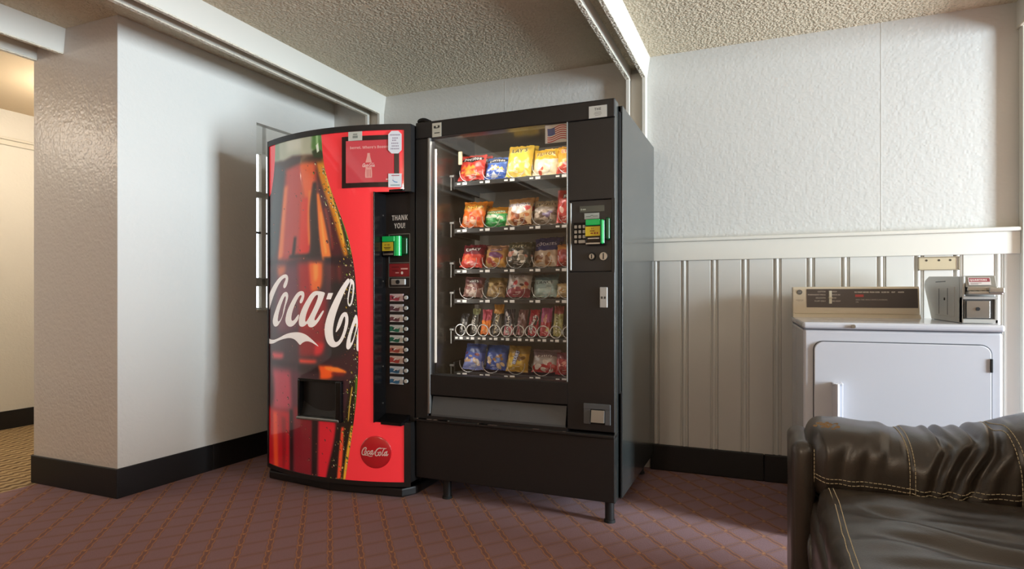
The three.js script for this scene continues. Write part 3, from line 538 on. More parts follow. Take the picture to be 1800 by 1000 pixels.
// ------------------------------------------------------------------ snack machine
const SHELVES = [1.628, 1.378, 1.162, 1.004, 0.808, 0.616], SZ = -2.65, LIPZ = -2.868;
const laneX = (n) => n === 9 ? [-1.497, -1.43, -1.363, -1.296, -1.229, -1.162, -1.095, -1.028, -0.961, -0.894] : [-1.452, -1.318, -1.178, -1.038, -0.898];
{
  const t = thing('snack_vending_machine', 'large black snack machine with a glass front and lit shelves', 'vending machine', [-1.12, 0, -3.1]);
  const A = -1.64, B = -0.612, CB = -0.597;
  add(t, 'cabinet', [bx(-1.635, -1.575, 0.1, 1.89, -3.59, -2.735), bx(-0.835, CB - 0.004, 0.1, 1.89, -3.59, -2.76), bx(-1.635, CB - 0.004, 1.865, 1.892, -3.59, -2.735), bx(-1.635, CB - 0.004, 0.1, 0.585, -3.59, -2.735), bx(-1.635, CB - 0.004, 0.1, 1.89, -3.59, -3.47)], M.black);
  add(t, 'side_panel', bx(CB - 0.006, CB, 0.1, 1.895, -3.595, -2.742, 0.002), M.sideGrey);
  add(t, 'door_seal', [bx(A + 0.02, -1.572, 0.11, 1.885, -2.742, -2.718), bx(-0.832, CB - 0.008, 0.11, 1.885, -2.742, -2.718), bx(A + 0.02, CB - 0.008, 1.862, 1.885, -2.742, -2.718), bx(A + 0.02, CB - 0.008, 0.11, 0.58, -2.742, -2.718)], M.blackMatt);
  add(t, 'interior_side', [bx(-1.578, -1.574, 0.585, 1.865, -3.47, -2.73)], M.innerMetal);
  add(t, 'interior_back', [bx(-1.575, -0.83, 0.585, 1.866, -3.472, -3.2), bx(-0.838, -0.832, 0.585, 1.866, -3.2, -2.735)], M.innerDark);
  add(t, 'interior_ceiling', bx(-1.575, -0.83, 1.858, 1.866, -3.2, -2.73), M.innerMetal);
  // door
  const zb = -2.72;
  add(t, 'door', [bx(A, B, 1.822, 1.906, zb, SZ, 0.006), bx(A, -1.566, 0.4, 1.822, zb, SZ, 0.006), bx(-0.832, B, 1.458, 1.8205, zb, SZ, 0.004), bx(-0.832, B, 0.415, 1.134, zb, SZ, 0.004), bx(-0.832, -0.822, 1.13, 1.46, zb, SZ), bx(-0.626, B, 1.13, 1.46, zb, SZ), bx(-1.57, -0.83, 0.525, 0.628, zb, SZ, 0.004), bx(-1.57, -0.83, 0.395, 0.42, zb, SZ)], M.black);
  add(t, 'door_edge', bx(B - 0.004, B + 0.001, 0.1, 1.9, zb, SZ - 0.004, 0.002), M.sideGrey);
  add(t, 'door_trim', bx(-1.567, -1.553, 0.43, 1.822, SZ - 0.018, SZ + 0.003, 0.003), M.brushed);
  add(t, 'door_trim', bx(-0.836, -0.83, 0.63, 1.822, SZ - 0.018, SZ + 0.002, 0.002), M.brushed);
  add(t, 'top_hinge', [tube([[A + 0.02, 1.905, -2.7], [A - 0.002, 1.92, -2.69], [A + 0.03, 1.925, -2.68], [A + 0.07, 1.908, -2.68]], 0.011, 24)], M.blackMatt);
  add(t, 'kick_panel', bx(A, B, 0.1, 0.39, zb, SZ - 0.002, 0.006), M.black);
  const ledge = add(t, 'ledge', bx(A - 0.004, B + 0.002, 0.39, 0.405, zb, SZ + 0.014, 0.004), M.black);
  for (let i = 0; i < 16; i++) { const x = A + 0.01 + rnd() * (B - A - 0.06), w = 0.01 + rnd() * 0.05; add(ledge, 'worn_edge', bx(x, x + w, 0.4025, 0.4058, SZ + 0.008, SZ + 0.0146), mat({ color: ['#5b504b', '#6e625b', '#80766f'][i % 3], roughness: 0.5 })); }
  add(t, 'glass_pane', bx(-1.56, -0.83, 0.622, 1.826, SZ - 0.022, SZ - 0.018), M.glass);
  const flap = add(t, 'delivery_flap', prism([[SZ - 0.03, 0.512], [SZ - 0.024, 0.516], [SZ - 0.003, 0.43], [SZ - 0.003, 0.42], [SZ - 0.012, 0.42]], 'x', -1.55, -0.842), M.flapGrey);
  add(t, 'flap_recess', bx(-1.57, -0.83, 0.41, 0.53, zb, SZ - 0.055), M.blackMatt);
  const push = decal(256, 64, (g) => { g.fillStyle = '#54575a'; g.fillRect(0, 0, 256, 64); g.fillStyle = '#474a4d'; g.font = 'bold 34px sans-serif'; g.textAlign = 'center'; g.fillText('PUSH', 128, 44); });
  const pg = plate(-0.07, 0.07, -0.017, 0.017, 0, 0.001); pg.rotateX(-0.24).translate(-1.19, 0.472, SZ - 0.0125); add(flap, 'push_print', pg, push, true);
  for (const [x, z] of [[-0.647, -2.7], [-1.483, -2.7], [-0.66, -3.5], [-1.55, -3.5]]) { const l = add(t, 'leg', cyl(x, 0.05, z, 0.021, 0.021, 0.1), M.black); add(l, 'foot', cyl(x, 0.006, z, 0.026, 0.024, 0.012), M.blackMatt); }
  // lamp under the header
  add(t, 'lamp_tube', cyl(-1.2, 1.845, -2.745, 0.009, 0.009, 0.66, 'x', 16), M.tubeLamp);
  const l = new THREE.RectAreaLight(new THREE.Color(1, 0.95, 0.87), 52, 0.66, 0.03); l.name = 'snack_machine_lamp'; l.position.set(-1.2, 1.832, -2.745); l.lookAt(-1.2, 0.6, -2.98); l.castShadow = true; scene.add(l);
  add(t, 'lamp_tube', cyl(-1.564, 1.23, -2.722, 0.007, 0.007, 1.1, 'y', 16), mat({ color: '#ffffff', emissive: '#fff6e6', emissiveIntensity: 0.6, roughness: 0.6 }));
  const l2 = new THREE.RectAreaLight(new THREE.Color(1, 0.96, 0.9), 34, 0.016, 1.1); l2.name = 'snack_machine_side_lamp'; l2.position.set(-1.554, 1.23, -2.728); l2.lookAt(-1.2, 1.23, -2.98); l2.castShadow = true; scene.add(l2);
  add(t, 'lamp_bracket', bx(-1.5, -1.478, 1.72, 1.79, -2.86, -2.85, 0.003), M.tan);
  // shelves: tray, lip, price tags, dividers, coils
  SHELVES.forEach((y, i) => {
    const bars = i === 4, xs = laneX(bars ? 9 : 5).filter((x) => x < -0.86);
    const s = add(t, 'shelf', [bx(-1.53, -0.838, y - 0.003, y, -3.2, LIPZ), bx(-1.53, -0.838, y - 0.02, y + 0.004, LIPZ, LIPZ + 0.006, 0.002)], M.shelf);
    add(s, 'shelf_rail', [bx(-1.55, -1.541, y - 0.03, y + 0.05, -3.2, LIPZ - 0.02)], M.shelf);
    add(s, 'shelf_latch', [bx(-1.556, -1.53, y + 0.03, y + 0.042, LIPZ + 0.004, LIPZ + 0.012, 0.003), bx(-1.553, -1.545, y - 0.04, y + 0.03, LIPZ + 0.002, LIPZ + 0.008, 0.002)], M.brushed);
    for (const x of xs) {
      const o = bars ? -0.022 : -0.06;
      for (const [a, w, h] of bars ? [[o - 0.004, 0.016, 0.009], [o + 0.022, 0.02, 0.013]] : [[o, 0.02, 0.009], [o + 0.032, 0.026, 0.014]]) add(s, 'price_tag', bx(x + a, x + a + w, y - 0.008 - h / 2, y - 0.008 + h / 2, LIPZ + 0.006, LIPZ + 0.009, 0.001), M.tag);
      // the coil as far as a packet lets one see it: its front turn, the turns behind, and the wire along the tray that joins them
      const r = bars ? 0.03 : 0.05, w = bars ? 0.003 : 0.0015, ring = (z, arc = Math.PI * 2) => new THREE.TorusGeometry(r, w, 6, 36, arc).rotateZ(arc < 6 ? Math.PI * 0.94 : 0).translate(x, y + r + 0.004, z);
      add(s, 'coil', [ring(LIPZ - 0.003, bars ? undefined : Math.PI * 1.12), ring(LIPZ - 0.215), ring(LIPZ - 0.29), tube([[x, y + 0.003, LIPZ - 0.003], [x, y + 0.003, LIPZ - 0.29]], w, 2, 5)], M.wire);
    }
  });
  // stickers in the header and in the glass corner
  add(t, 'header_sticker', plate(-1.541, -1.489, 1.822, 1.892, SZ + 0.0015), decal(96, 128, (g) => { g.fillStyle = '#cfcfc2'; g.fillRect(0, 0, 96, 128); g.fillStyle = '#2c2c2a'; g.fillRect(16, 26, 22, 22); g.fillRect(26, 42, 40, 8); g.fillRect(58, 24, 20, 22); g.fillRect(22, 88, 56, 8); }), true);
  add(t, 'notice_sticker', plate(-0.73, -0.647, 1.825, 1.879, SZ + 0.0015), decal(192, 128, (g) => { g.fillStyle = '#c9cac4'; g.fillRect(0, 0, 192, 128); g.fillStyle = '#5a5c5a'; g.font = 'bold 40px sans-serif'; g.textAlign = 'center'; g.fillText('THE', 96, 50); g.fillStyle = '#8c8e8b'; for (const [y, w] of [[66, 70], [82, 84], [98, 60]]) g.fillRect(96 - w / 2, y, w, 6); }), true);
  add(t, 'flag_sticker', plate(-0.945, -0.84, 1.737, 1.822, SZ - 0.0165), decal(256, 208, (g) => {
    g.fillStyle = '#d8d2c8'; g.fillRect(0, 0, 256, 208);
    const wave = (x) => 14 * Math.sin(x / 256 * 6.3);
    for (let i = 0; i < 13; i++) { g.fillStyle = i % 2 ? '#e8e2d8' : '#b5453f'; g.beginPath(); g.moveTo(26, 34 + i * 12 + wave(26)); for (let x = 26; x <= 252; x += 8) g.lineTo(x, 34 + i * 12 + wave(x) - (x - 26) * 0.06); for (let x = 252; x >= 26; x -= 8) g.lineTo(x, 46 + i * 12 + wave(x) - (x - 26) * 0.06); g.fill(); }
    g.fillStyle = '#3d4a86'; g.beginPath(); g.moveTo(26, 34 + wave(26)); for (let x = 26; x <= 120; x += 8) g.lineTo(x, 34 + wave(x) - (x - 26) * 0.06); for (let x = 120; x >= 26; x -= 8) g.lineTo(x, 118 + wave(x) - (x - 26) * 0.06); g.fill();
    g.fillStyle = '#e4e4ea'; for (let r = 0; r < 5; r++) for (let q = 0; q < 6; q++) { g.beginPath(); g.arc(34 + q * 15, 46 + r * 16 + wave(34 + q * 15), 3, 0, 7); g.fill(); }
  }), true);
  // control panel
  const cz = SZ - 0.006;
  const c = add(t, 'control_panel', [bx(-0.822, -0.626, 1.134, 1.458, zb, cz, 0.004)], mat({ color: '#262424', roughness: 0.4 }));
  add(c, 'panel_edge', bx(-0.8215, -0.813, 1.14, 1.45, cz - 0.004, cz + 0.006, 0.003), M.brushed);
  add(c, 'display', plate(-0.774, -0.66, 1.404, 1.432, cz + 0.003, 0.004), decal(256, 64, (g) => { g.fillStyle = '#5b5d55'; g.fillRect(0, 0, 256, 64); g.fillStyle = '#a9b0a2'; g.fillRect(12, 26, 12, 18); g.fillRect(30, 30, 34, 12); }, { roughness: 0.15 }), true);
  add(c, 'name_plate', plate(-0.752, -0.684, 1.372, 1.399, cz + 0.002, 0.003), decal(160, 64, (g) => { g.fillStyle = '#aab0aa'; g.fillRect(0, 0, 160, 64); g.strokeStyle = '#4c524e'; g.lineWidth = 5; g.beginPath(); g.moveTo(16, 36); g.lineTo(60, 36); g.lineTo(84, 24); g.lineTo(96, 34); g.lineTo(146, 34); g.stroke(); }), true);
  const kp = add(c, 'keypad', bx(-0.804, -0.74, 1.258, 1.358, cz, cz + 0.003, 0.001), M.blackMatt);
  for (let r = 0; r < 4; r++) for (let q = 0; q < 3; q++) { if (r === 3 && q === 2) continue; const wide = r === 3 && q === 1; add(kp, 'key', bx(-0.7985 + q * 0.0195, -0.7855 + q * 0.0195 + (wide ? 0.0195 : 0), 1.331 - r * 0.0225, 1.346 - r * 0.0225, cz + 0.002, cz + 0.008, 0.0025), M.button); }
  const bill = add(c, 'bill_acceptor', bx(-0.74, -0.652, 1.254, 1.366, cz, cz + 0.03, 0.006), M.blackGloss);
  add(bill, 'green_bezel', [bx(-0.737, -0.671, 1.34, 1.366, cz + 0.026, cz + 0.04, 0.004), bx(-0.668, -0.655, 1.256, 1.364, cz + 0.02, cz + 0.042, 0.006)], M.greenPlastic);
  add(bill, 'bezel_edge', bx(-0.654, -0.632, 1.275, 1.375, cz, cz + 0.02, 0.008), M.greenDark);
  add(bill, 'bill_sticker', plate(-0.739, -0.672, 1.292, 1.335, cz + 0.0335, 0.003), decal(128, 80, (g) => { g.fillStyle = '#e0c52f'; g.fillRect(0, 0, 128, 80); g.fillStyle = '#7a3d12'; g.font = 'bold 20px sans-serif'; g.fillText('$1', 50, 26); g.fillRect(40, 34, 40, 8); g.fillStyle = '#8d2a18'; g.fillRect(76, 50, 14, 14); g.fillRect(98, 50, 14, 14); g.fillRect(46, 52, 22, 10); }), true);
  add(bill, 'bill_slot', [bx(-0.728, -0.676, 1.279, 1.284, cz + 0.028, cz + 0.034), bx(-0.736, -0.672, 1.256, 1.262, cz + 0.028, cz + 0.036)], M.steel);
  for (const [x, r, n] of [[-0.717, 0.0135, 'coin_button'], [-0.663, 0.0195, 'door_lock']]) { const b = add(c, n, [cyl(x, 1.2025, cz + 0.004, r, r * 0.9, 0.01, 'z', 28)], M.steel); add(b, 'slot', bx(x - 0.0025, x + 0.0025, 1.2025 - r * 0.7, 1.2025 + r * 0.7, cz + 0.008, cz + 0.0098), M.blackMatt); if (n === 'coin_button') add(b, 'collar', cyl(x, 1.2025, cz + 0.001, 0.019, 0.018, 0.004, 'z', 28), M.blackMatt); }
  const hp = add(t, 'coin_plate', bx(-0.679, -0.644, 0.972, 1.064, SZ - 0.002, SZ + 0.006, 0.003), M.coinGrey);
  add(hp, 'coin_slot', [bx(-0.672, -0.666, 1.012, 1.022, SZ + 0.004, SZ + 0.0065), bx(-0.658, -0.652, 1.012, 1.022, SZ + 0.004, SZ + 0.0065)], M.blackMatt);
  const cr = add(t, 'coin_return', [bx(-0.754, -0.63, 0.515, 0.54, SZ - 0.004, SZ + 0.006, 0.003), bx(-0.754, -0.722, 0.447, 0.54, SZ - 0.004, SZ + 0.005, 0.003), bx(-0.656, -0.63, 0.447, 0.54, SZ - 0.004, SZ + 0.005, 0.003)], M.flapGrey);
  add(cr, 'return_cup', bx(-0.726, -0.652, 0.448, 0.516, SZ - 0.004, SZ + 0.002), M.darkHole);
  add(cr, 'return_flap', prism([[SZ, 0.456], [SZ + 0.016, 0.458], [SZ + 0.008, 0.512], [SZ, 0.512]], 'x', -0.718, -0.657, 0.002), M.brushed);
}
// ------------------------------------------------------------------ snacks: one printed bag or bar each
const ATLAS = { cols: 10, cw: 160, ch: 200, n: 0, ctx: null };
const atlasCanvas = canvas(1600, 1000, (g) => { ATLAS.ctx = g; g.fillStyle = '#888'; g.fillRect(0, 0, 1600, 1000); });
function wrapperArt(o) {                                      // draws one wrapper print in the next atlas cell, returns its uv window
  const g = ATLAS.ctx, i = ATLAS.n++, cx = (i % ATLAS.cols) * ATLAS.cw, cy = Math.floor(i / ATLAS.cols) * ATLAS.ch, W = ATLAS.cw, H = ATLAS.ch;
  g.save(); g.beginPath(); g.rect(cx, cy, W, H); g.clip(); g.translate(cx, cy);
  g.fillStyle = o.base; g.fillRect(0, 0, W, H);
  if (o.top) { g.fillStyle = o.top; g.beginPath(); g.moveTo(0, 0); g.lineTo(W, 0); g.lineTo(W, H * (o.topH ?? 0.34)); g.quadraticCurveTo(W / 2, H * ((o.topH ?? 0.34) + 0.08), 0, H * ((o.topH ?? 0.34) - 0.02)); g.fill(); }
  if (o.low) { g.fillStyle = o.low; g.beginPath(); g.moveTo(0, H); g.lineTo(W, H); g.lineTo(W, H * 0.72); g.quadraticCurveTo(W / 2, H * 0.56, 0, H * 0.76); g.fill(); }
  for (const [c, n, a, b] of o.food ?? []) for (let k = 0; k < n; k++) {  // pictured chips, nuts, biscuits
    g.fillStyle = c; g.beginPath(); const x = W * (0.14 + rnd() * 0.72), y = H * (a + rnd() * (b - a)), r = W * (0.06 + rnd() * 0.1);
    if (o.tri) { g.moveTo(x - r, y + r * 0.7); g.lineTo(x + r, y + r * 0.5); g.lineTo(x, y - r); } else g.ellipse(x, y, r, r * 0.66, rnd() * 3, 0, 7);
    g.fill();
  }
  if (o.patch) { g.fillStyle = o.patch; g.beginPath(); g.ellipse(W * 0.5, H * 0.5, W * 0.3, H * 0.14, 0.2, 0, 7); g.fill(); }
  if (o.word) {
    const ty = H * (o.wordY ?? 0.3); g.save(); g.translate(W / 2, ty); g.rotate(o.tilt ?? -0.06); g.font = `bold ${o.size ?? 34}px sans-serif`; g.textAlign = 'center';
    if (o.band) { g.fillStyle = o.band; g.beginPath(); g.ellipse(0, -11, W * 0.45, 24, 0, 0, 7); g.fill(); }
    g.lineWidth = 7; g.strokeStyle = o.edge ?? '#1d1a1a'; g.strokeText(o.word, 0, 0, W * 0.84); g.fillStyle = o.ink ?? '#f4f0e8'; g.fillText(o.word, 0, 0, W * 0.84); g.restore();
  }
  g.fillStyle = o.small ?? 'rgba(250,245,235,.8)'; for (let k = 0; k < 4; k++) g.fillRect(W * (0.16 + rnd() * 0.5), H * (0.82 + k * 0.03), W * (0.1 + rnd() * 0.2), 3);
  g.restore();
  return [cx / 1600, 1 - (cy + H) / 1000, W / 1600, H / 1000];
}
function bagGeometry([u0, v0, uw, vh], w, h, d, k) {          // a filled pillow bag with flat crimped ends
  const nu = 16, nv = 20, pos = [], uv = [], idx = [], wob = (a, b) => n8(a * 3 + k * 1.7, b * 3 + k * 2.3) - 0.5;
  for (let s = 0; s < 2; s++) for (let j = 0; j <= nv; j++) for (let i = 0; i <= nu; i++) {
    const a = i / nu * 2 - 1, b = j / nv * 2 - 1, e = Math.max(0, (Math.abs(b) - 0.84) / 0.16);
    const full = Math.sqrt(Math.max(0, 1 - Math.abs(a) ** 2.4)) * Math.sqrt(Math.max(0, 1 - (Math.min(1, Math.abs(b) / 0.86)) ** 2.6));
    const pinch = 1 - 0.07 * (1 - b * b) * 0 - 0.06 * (1 - e) * (1 - Math.abs(b) ** 4), crease = wob(a, b) * 0.014 * full + (n24(a * 5 + k, b * 7 + k * 3) - 0.5) * 0.009 * Math.min(1, 1.4 - full);
    pos.push(a * w / 2 * pinch + (e > 0 ? 0.004 * wob(a * 2, b) : 0.003 * wob(b * 3, a)), (b + 1) / 2 * h + 0.002 * (e >= 1 ? (i % 2) : 0) + 0.006 * wob(a, b + 4), (s ? -1 : 1) * (d / 2 * full + 0.0006) + crease + (e > 0.2 ? 0.002 * Math.sin(a * 16 + k) : 0));
    uv.push(u0 + uw * (s ? 1 - i / nu : i / nu), v0 + vh * j / nv);
  }
  const N = (nu + 1) * (nv + 1);
  for (let s = 0; s < 2; s++) for (let j = 0; j < nv; j++) for (let i = 0; i < nu; i++) { const q = s * N + j * (nu + 1) + i; s ? idx.push(q, q + nu + 1, q + 1, q + 1, q + nu + 1, q + nu + 2) : idx.push(q, q + 1, q + nu + 1, q + 1, q + nu + 2, q + nu + 1); }
  for (let j = 0; j < nv; j++) for (const i of [0, nu]) { const q = j * (nu + 1) + i, r = q + nu + 1; i ? idx.push(q, N + q, r, r, N + q, N + r) : idx.push(q, r, N + q, r, N + r, N + q); }
  for (let i = 0; i < nu; i++) for (const j of [0, nv]) { const q = j * (nu + 1) + i; j ? idx.push(q, q + 1, N + q, q + 1, N + q + 1, N + q) : idx.push(q, N + q, q + 1, q + 1, N + q, N + q + 1); }
  const g = new THREE.BufferGeometry();
  g.setAttribute('position', new THREE.Float32BufferAttribute(pos, 3)); g.setAttribute('uv', new THREE.Float32BufferAttribute(uv, 2)); g.setIndex(idx); g.computeVertexNormals();
  return g;
}
const SNACKS = [
  // shelf, lane centre x, width, height, kind, label, print
  [0, -1.452, 0.158, 0.150, 'bag', 'red bag of tortilla chips at the left end of the top shelf', { base: '#c8352b', word: 'Doritos', wordY: 0.26, band: '#1d1718', food: [['#e8792e', 12, 0.45, 0.85], ['#f09a3c', 6, 0.5, 0.8]], tri: 1, top: '#cf4034', size: 34 }],
  [0, -1.318, 0.135, 0.136, 'bag', 'blue bag of chips between the red and the tall yellow bag on the top shelf', { base: '#3d63b4', word: 'Doritos', wordY: 0.27, band: '#23284a', food: [['#d8dbe4', 9, 0.45, 0.9], ['#e7b25a', 4, 0.45, 0.65]], top: '#5d83cc', size: 32, tri: 1 }],
  [0, -1.178, 0.145, 0.182, 'bag', 'tall yellow bag of potato chips, tallest on the top shelf', { base: '#ecc64f', word: "LAY'S", wordY: 0.28, ink: '#4a4436', edge: '#f0dc92', size: 40, food: [['#f3dd92', 9, 0.5, 0.9], ['#e3b23c', 5, 0.5, 0.9]] }],
  [0, -1.038, 0.142, 0.150, 'bag', 'yellow and cream bag right of the tall yellow bag on the top shelf', { base: '#ead9b2', top: '#e3b53c', topH: 0.4, word: 'FRITOS', wordY: 0.28, ink: '#7a4a3a', edge: '#f1d685', size: 34, food: [['#f0e4c8', 9, 0.5, 0.92], ['#c9553f', 2, 0.6, 0.9]] }],
  [0, -0.908, 0.124, 0.158, 'bag', 'yellow and red bag by the right frame on the top shelf', { base: '#dda03e', low: '#c94a3a', word: 'CHIPS', wordY: 0.3, ink: '#b23a2c', edge: '#f3e0b0', size: 36, food: [['#e9c27a', 6, 0.5, 0.8]] }],
  [1, -1.445, 0.140, 0.150, 'bag', 'orange bag of cheese curls at the left end of the second shelf', { base: '#df6a22', top: '#e68a2a', topH: 0.4, word: 'Cheetos', wordY: 0.33, ink: '#f2d34a', edge: '#7a2a18', food: [['#c83c22', 9, 0.5, 0.9], ['#e9b08a', 5, 0.6, 0.9]] }],
  [1, -1.318, 0.138, 0.112, 'bag', 'short green and orange bag on the second shelf', { base: '#2c9a48', top: '#dd962c', topH: 0.36, word: 'Funyuns', wordY: 0.34, ink: '#e8efc0', edge: '#1e5d2c', food: [['#57b565', 7, 0.5, 0.9], ['#d8e2c4', 5, 0.45, 0.75]] }],
  [1, -1.178, 0.148, 0.156, 'bag', 'brown and white snack mix bag in the middle of the second shelf', { base: '#d3ad80', top: '#c08f5c', topH: 0.2, word: "Gardetto's", wordY: 0.36, ink: '#4b2a4a', edge: '#efe6dc', size: 34, patch: '#efe4da', food: [['#c2703c', 10, 0.62, 0.92], ['#8e4a26', 4, 0.66, 0.9], ['#c0362c', 2, 0.42, 0.5]] }],
  [1, -1.038, 0.140, 0.132, 'bag', 'grey-brown pretzel bag right of the middle on the second shelf', { base: '#8f7f6c', top: '#b6a384', topH: 0.3, word: 'PRETZELS', wordY: 0.24, ink: '#433428', edge: '#d3c3a4', size: 30, food: [['#5b4436', 9, 0.45, 0.9], ['#cbb9a6', 7, 0.45, 0.9], ['#6e5a78', 3, 0.4, 0.7]] }],
  [1, -0.908, 0.126, 0.180, 'bag', 'red bag half hidden by the right frame on the second shelf', { base: '#c23b33', word: 'HOT', wordY: 0.26, food: [['#e6b6a6', 5, 0.6, 0.9], ['#a8241f', 6, 0.4, 0.9]] }],
  [2, -1.450, 0.132, 0.128, 'bag', 'dark red bag at the left end of the third shelf', { base: '#cf3f33', top: '#7c2030', topH: 0.42, word: 'CRAZY', wordY: 0.3, size: 36, food: [['#ef7a52', 7, 0.55, 0.88], ['#e35a3c', 5, 0.6, 0.9]] }],
  [2, -1.318, 0.135, 0.124, 'bag', 'tan and purple bag second from the left on the third shelf', { base: '#c2955c', top: '#b98c6a', topH: 0.2, patch: '#7d4a74', word: 'Snack', wordY: 0.3, ink: '#e9d2c8', edge: '#6d3f5e', size: 28, food: [['#d8a04a', 6, 0.55, 0.92], ['#a8442f', 4, 0.55, 0.9]] }],
  [2, -1.178, 0.138, 0.134, 'bag', 'dark olive and white popcorn bag in the middle of the third shelf', { base: '#39382f', top: '#55513c', topH: 0.3, word: 'ZAPPS', wordY: 0.25, ink: '#cfc7a4', edge: '#25241d', size: 36, food: [['#d9cdbb', 12, 0.42, 0.85], ['#8f8370', 5, 0.6, 0.9], ['#c98a74', 3, 0.4, 0.6]] }],
  [2, -1.038, 0.142, 0.158, 'bag', 'navy bag with two brown biscuits on the third shelf', { base: '#cdb69c', top: '#3f4070', topH: 0.46, word: 'COOKIES', wordY: 0.3, size: 32, ink: '#d7d3dc', edge: '#2e2c50', food: [['#b98654', 7, 0.6, 0.88], ['#8a5a36', 5, 0.64, 0.9]] }],
  [2, -0.908, 0.128, 0.118, 'bag', 'orange and dark red bag by the right frame on the third shelf', { base: '#a83a34', top: '#cf8a4a', topH: 0.3, food: [['#e3d2c4', 4, 0.6, 0.85], ['#8f2730', 5, 0.4, 0.9]] }],
  [3, -1.440, 0.120, 0.110, 'bag', 'small brown and white nut bag at the left end of the fourth shelf', { base: '#8d6a60', top: '#6b4444', topH: 0.35, word: 'NUTS', wordY: 0.3, size: 30, food: [['#c9b3a2', 9, 0.45, 0.92], ['#7a3f38', 4, 0.45, 0.8]] }],
  [3, -1.318, 0.112, 0.110, 'bag', 'tan peanut bag second from the left on the fourth shelf', { base: '#a88c60', top: '#8f7648', topH: 0.3, food: [['#c8ae78', 10, 0.3, 0.92], ['#7c5f34', 6, 0.3, 0.7]] }],
  [3, -1.178, 0.135, 0.136, 'bag', 'white and red biscuit bag in the middle of the fourth shelf', { base: '#c3b7ae', top: '#b5aea8', topH: 0.3, word: 'Mini', wordY: 0.28, ink: '#5b4a4a', edge: '#d8d0ca', size: 34, low: '#93424a', food: [['#cf9a72', 4, 0.5, 0.68], ['#c04a4a', 2, 0.45, 0.6], ['#5c3a34', 3, 0.5, 0.66]] }],
  [3, -1.038, 0.138, 0.122, 'bag', 'pale teal gum pouch right of the middle on the fourth shelf', { base: '#9fb9b6', top: '#5a777c', topH: 0.26, word: 'LANCE', wordY: 0.46, ink: '#3c5558', edge: '#c4d4d0', size: 36, low: '#bcd8d2', food: [['#c6dcd6', 5, 0.7, 0.92]] }],
  [3, -0.908, 0.125, 0.076, 'bag', 'low tan bag half hidden by the right frame on the fourth shelf', { base: '#c7ad80', food: [['#dfc690', 6, 0.4, 0.9], ['#a8782f', 3, 0.4, 0.8]] }],
  [5, -1.440, 0.128, 0.142, 'bag', 'blue biscuit pouch at the left end of the bottom shelf', { base: '#4b5fae', top: '#3c4f84', topH: 0.34, low: '#8791c8', food: [['#c9a27a', 6, 0.5, 0.8], ['#7c2f24', 2, 0.4, 0.5], ['#e6d8c8', 4, 0.6, 0.85]] }],
  [5, -1.318, 0.132, 0.136, 'bag', 'blue pouch with brown biscuits second from the left on the bottom shelf', { base: '#3f59a8', top: '#34508c', topH: 0.3, food: [['#a87a4c', 6, 0.4, 0.75], ['#d8b88e', 4, 0.6, 0.85], ['#5c7ac0', 3, 0.5, 0.9]] }],
  [5, -1.185, 0.122, 0.140, 'bag', 'blue and gold pouch in the middle of the bottom shelf', { base: '#c39a3c', top: '#9a7a3a', topH: 0.3, food: [['#e3c04e', 7, 0.5, 0.9], ['#7c5a2a', 3, 0.4, 0.6]], word: 'BEARS', wordY: 0.5, tilt: -1.35, size: 34, ink: '#dfe2ea', edge: '#34407c' }],
  [5, -1.038, 0.150, 0.120, 'bag', 'red and white pastry bag right of the middle on the bottom shelf', { base: '#b9aca6', top: '#8a7276', topH: 0.3, low: '#bf3034', word: 'Pastry', wordY: 0.36, size: 30, ink: '#ece4de', edge: '#6a4a50', food: [['#e6d6cc', 6, 0.55, 0.9], ['#c8444a', 4, 0.6, 0.92]] }],
  [5, -0.908, 0.130, 0.112, 'bag', 'red pouch half hidden by the right frame on the bottom shelf', { base: '#b4343a', top: '#7c3a4a', topH: 0.3, food: [['#e49a8c', 3, 0.5, 0.7], ['#8f1d26', 5, 0.5, 0.9]] }],
  // candy bars
  [4, -1.497, 0.050, 0.112, 'bar', 'black and grey candy bar at the left end of the candy shelf', { base: '#2b2a2b', word: 'DARK', wordY: 0.55, tilt: -1.4, size: 44, food: [['#8d8d8e', 5, 0.2, 0.9]] }],
  [4, -1.430, 0.050, 0.142, 'bar', 'black and olive candy bar second from the left on the candy shelf', { base: '#33332c', top: '#7f8058', topH: 0.22, word: 'MINT', wordY: 0.55, tilt: -1.4, size: 44, food: [['#a7a59a', 5, 0.4, 0.95]] }],
  [4, -1.363, 0.058, 0.136, 'bar', 'orange peanut cup pack in the third candy coil', { base: '#e97a1d', top: '#b84a5a', topH: 0.42, food: [['#f2a24a', 5, 0.55, 0.9]] }],
  [4, -1.296, 0.060, 0.166, 'bar', 'tan and dark candy bar, tallest on the candy shelf', { base: '#3c3a34', top: '#c08a3c', topH: 0.3, word: 'TWIX', wordY: 0.66, tilt: -1.45, size: 54, ink: '#d8d0b4', edge: '#4c3a22', food: [['#b39a5c', 4, 0.4, 0.95]] }],
  [4, -1.229, 0.058, 0.140, 'bar', 'white, pink and black candy bar in the fifth candy coil', { base: '#4a454a', word: 'MILK', wordY: 0.6, tilt: -1.5, size: 52, low: '#cf8a92', food: [['#d8d4d4', 6, 0.1, 0.95], ['#d9606a', 3, 0.6, 0.95]] }],
  [4, -1.162, 0.054, 0.138, 'bar', 'brown and grey candy bar in the sixth candy coil', { base: '#7a5450', food: [['#b9a4a2', 5, 0.1, 0.9], ['#a1474a', 3, 0.5, 0.9]] }],
  [4, -1.095, 0.056, 0.140, 'bar', 'red, white and black candy bar in the seventh candy coil', { base: '#a82c38', word: 'KitKat', wordY: 0.6, tilt: -1.4, size: 48, food: [['#e3dcd8', 4, 0.1, 0.9], ['#2e2426', 4, 0.2, 0.9]] }],
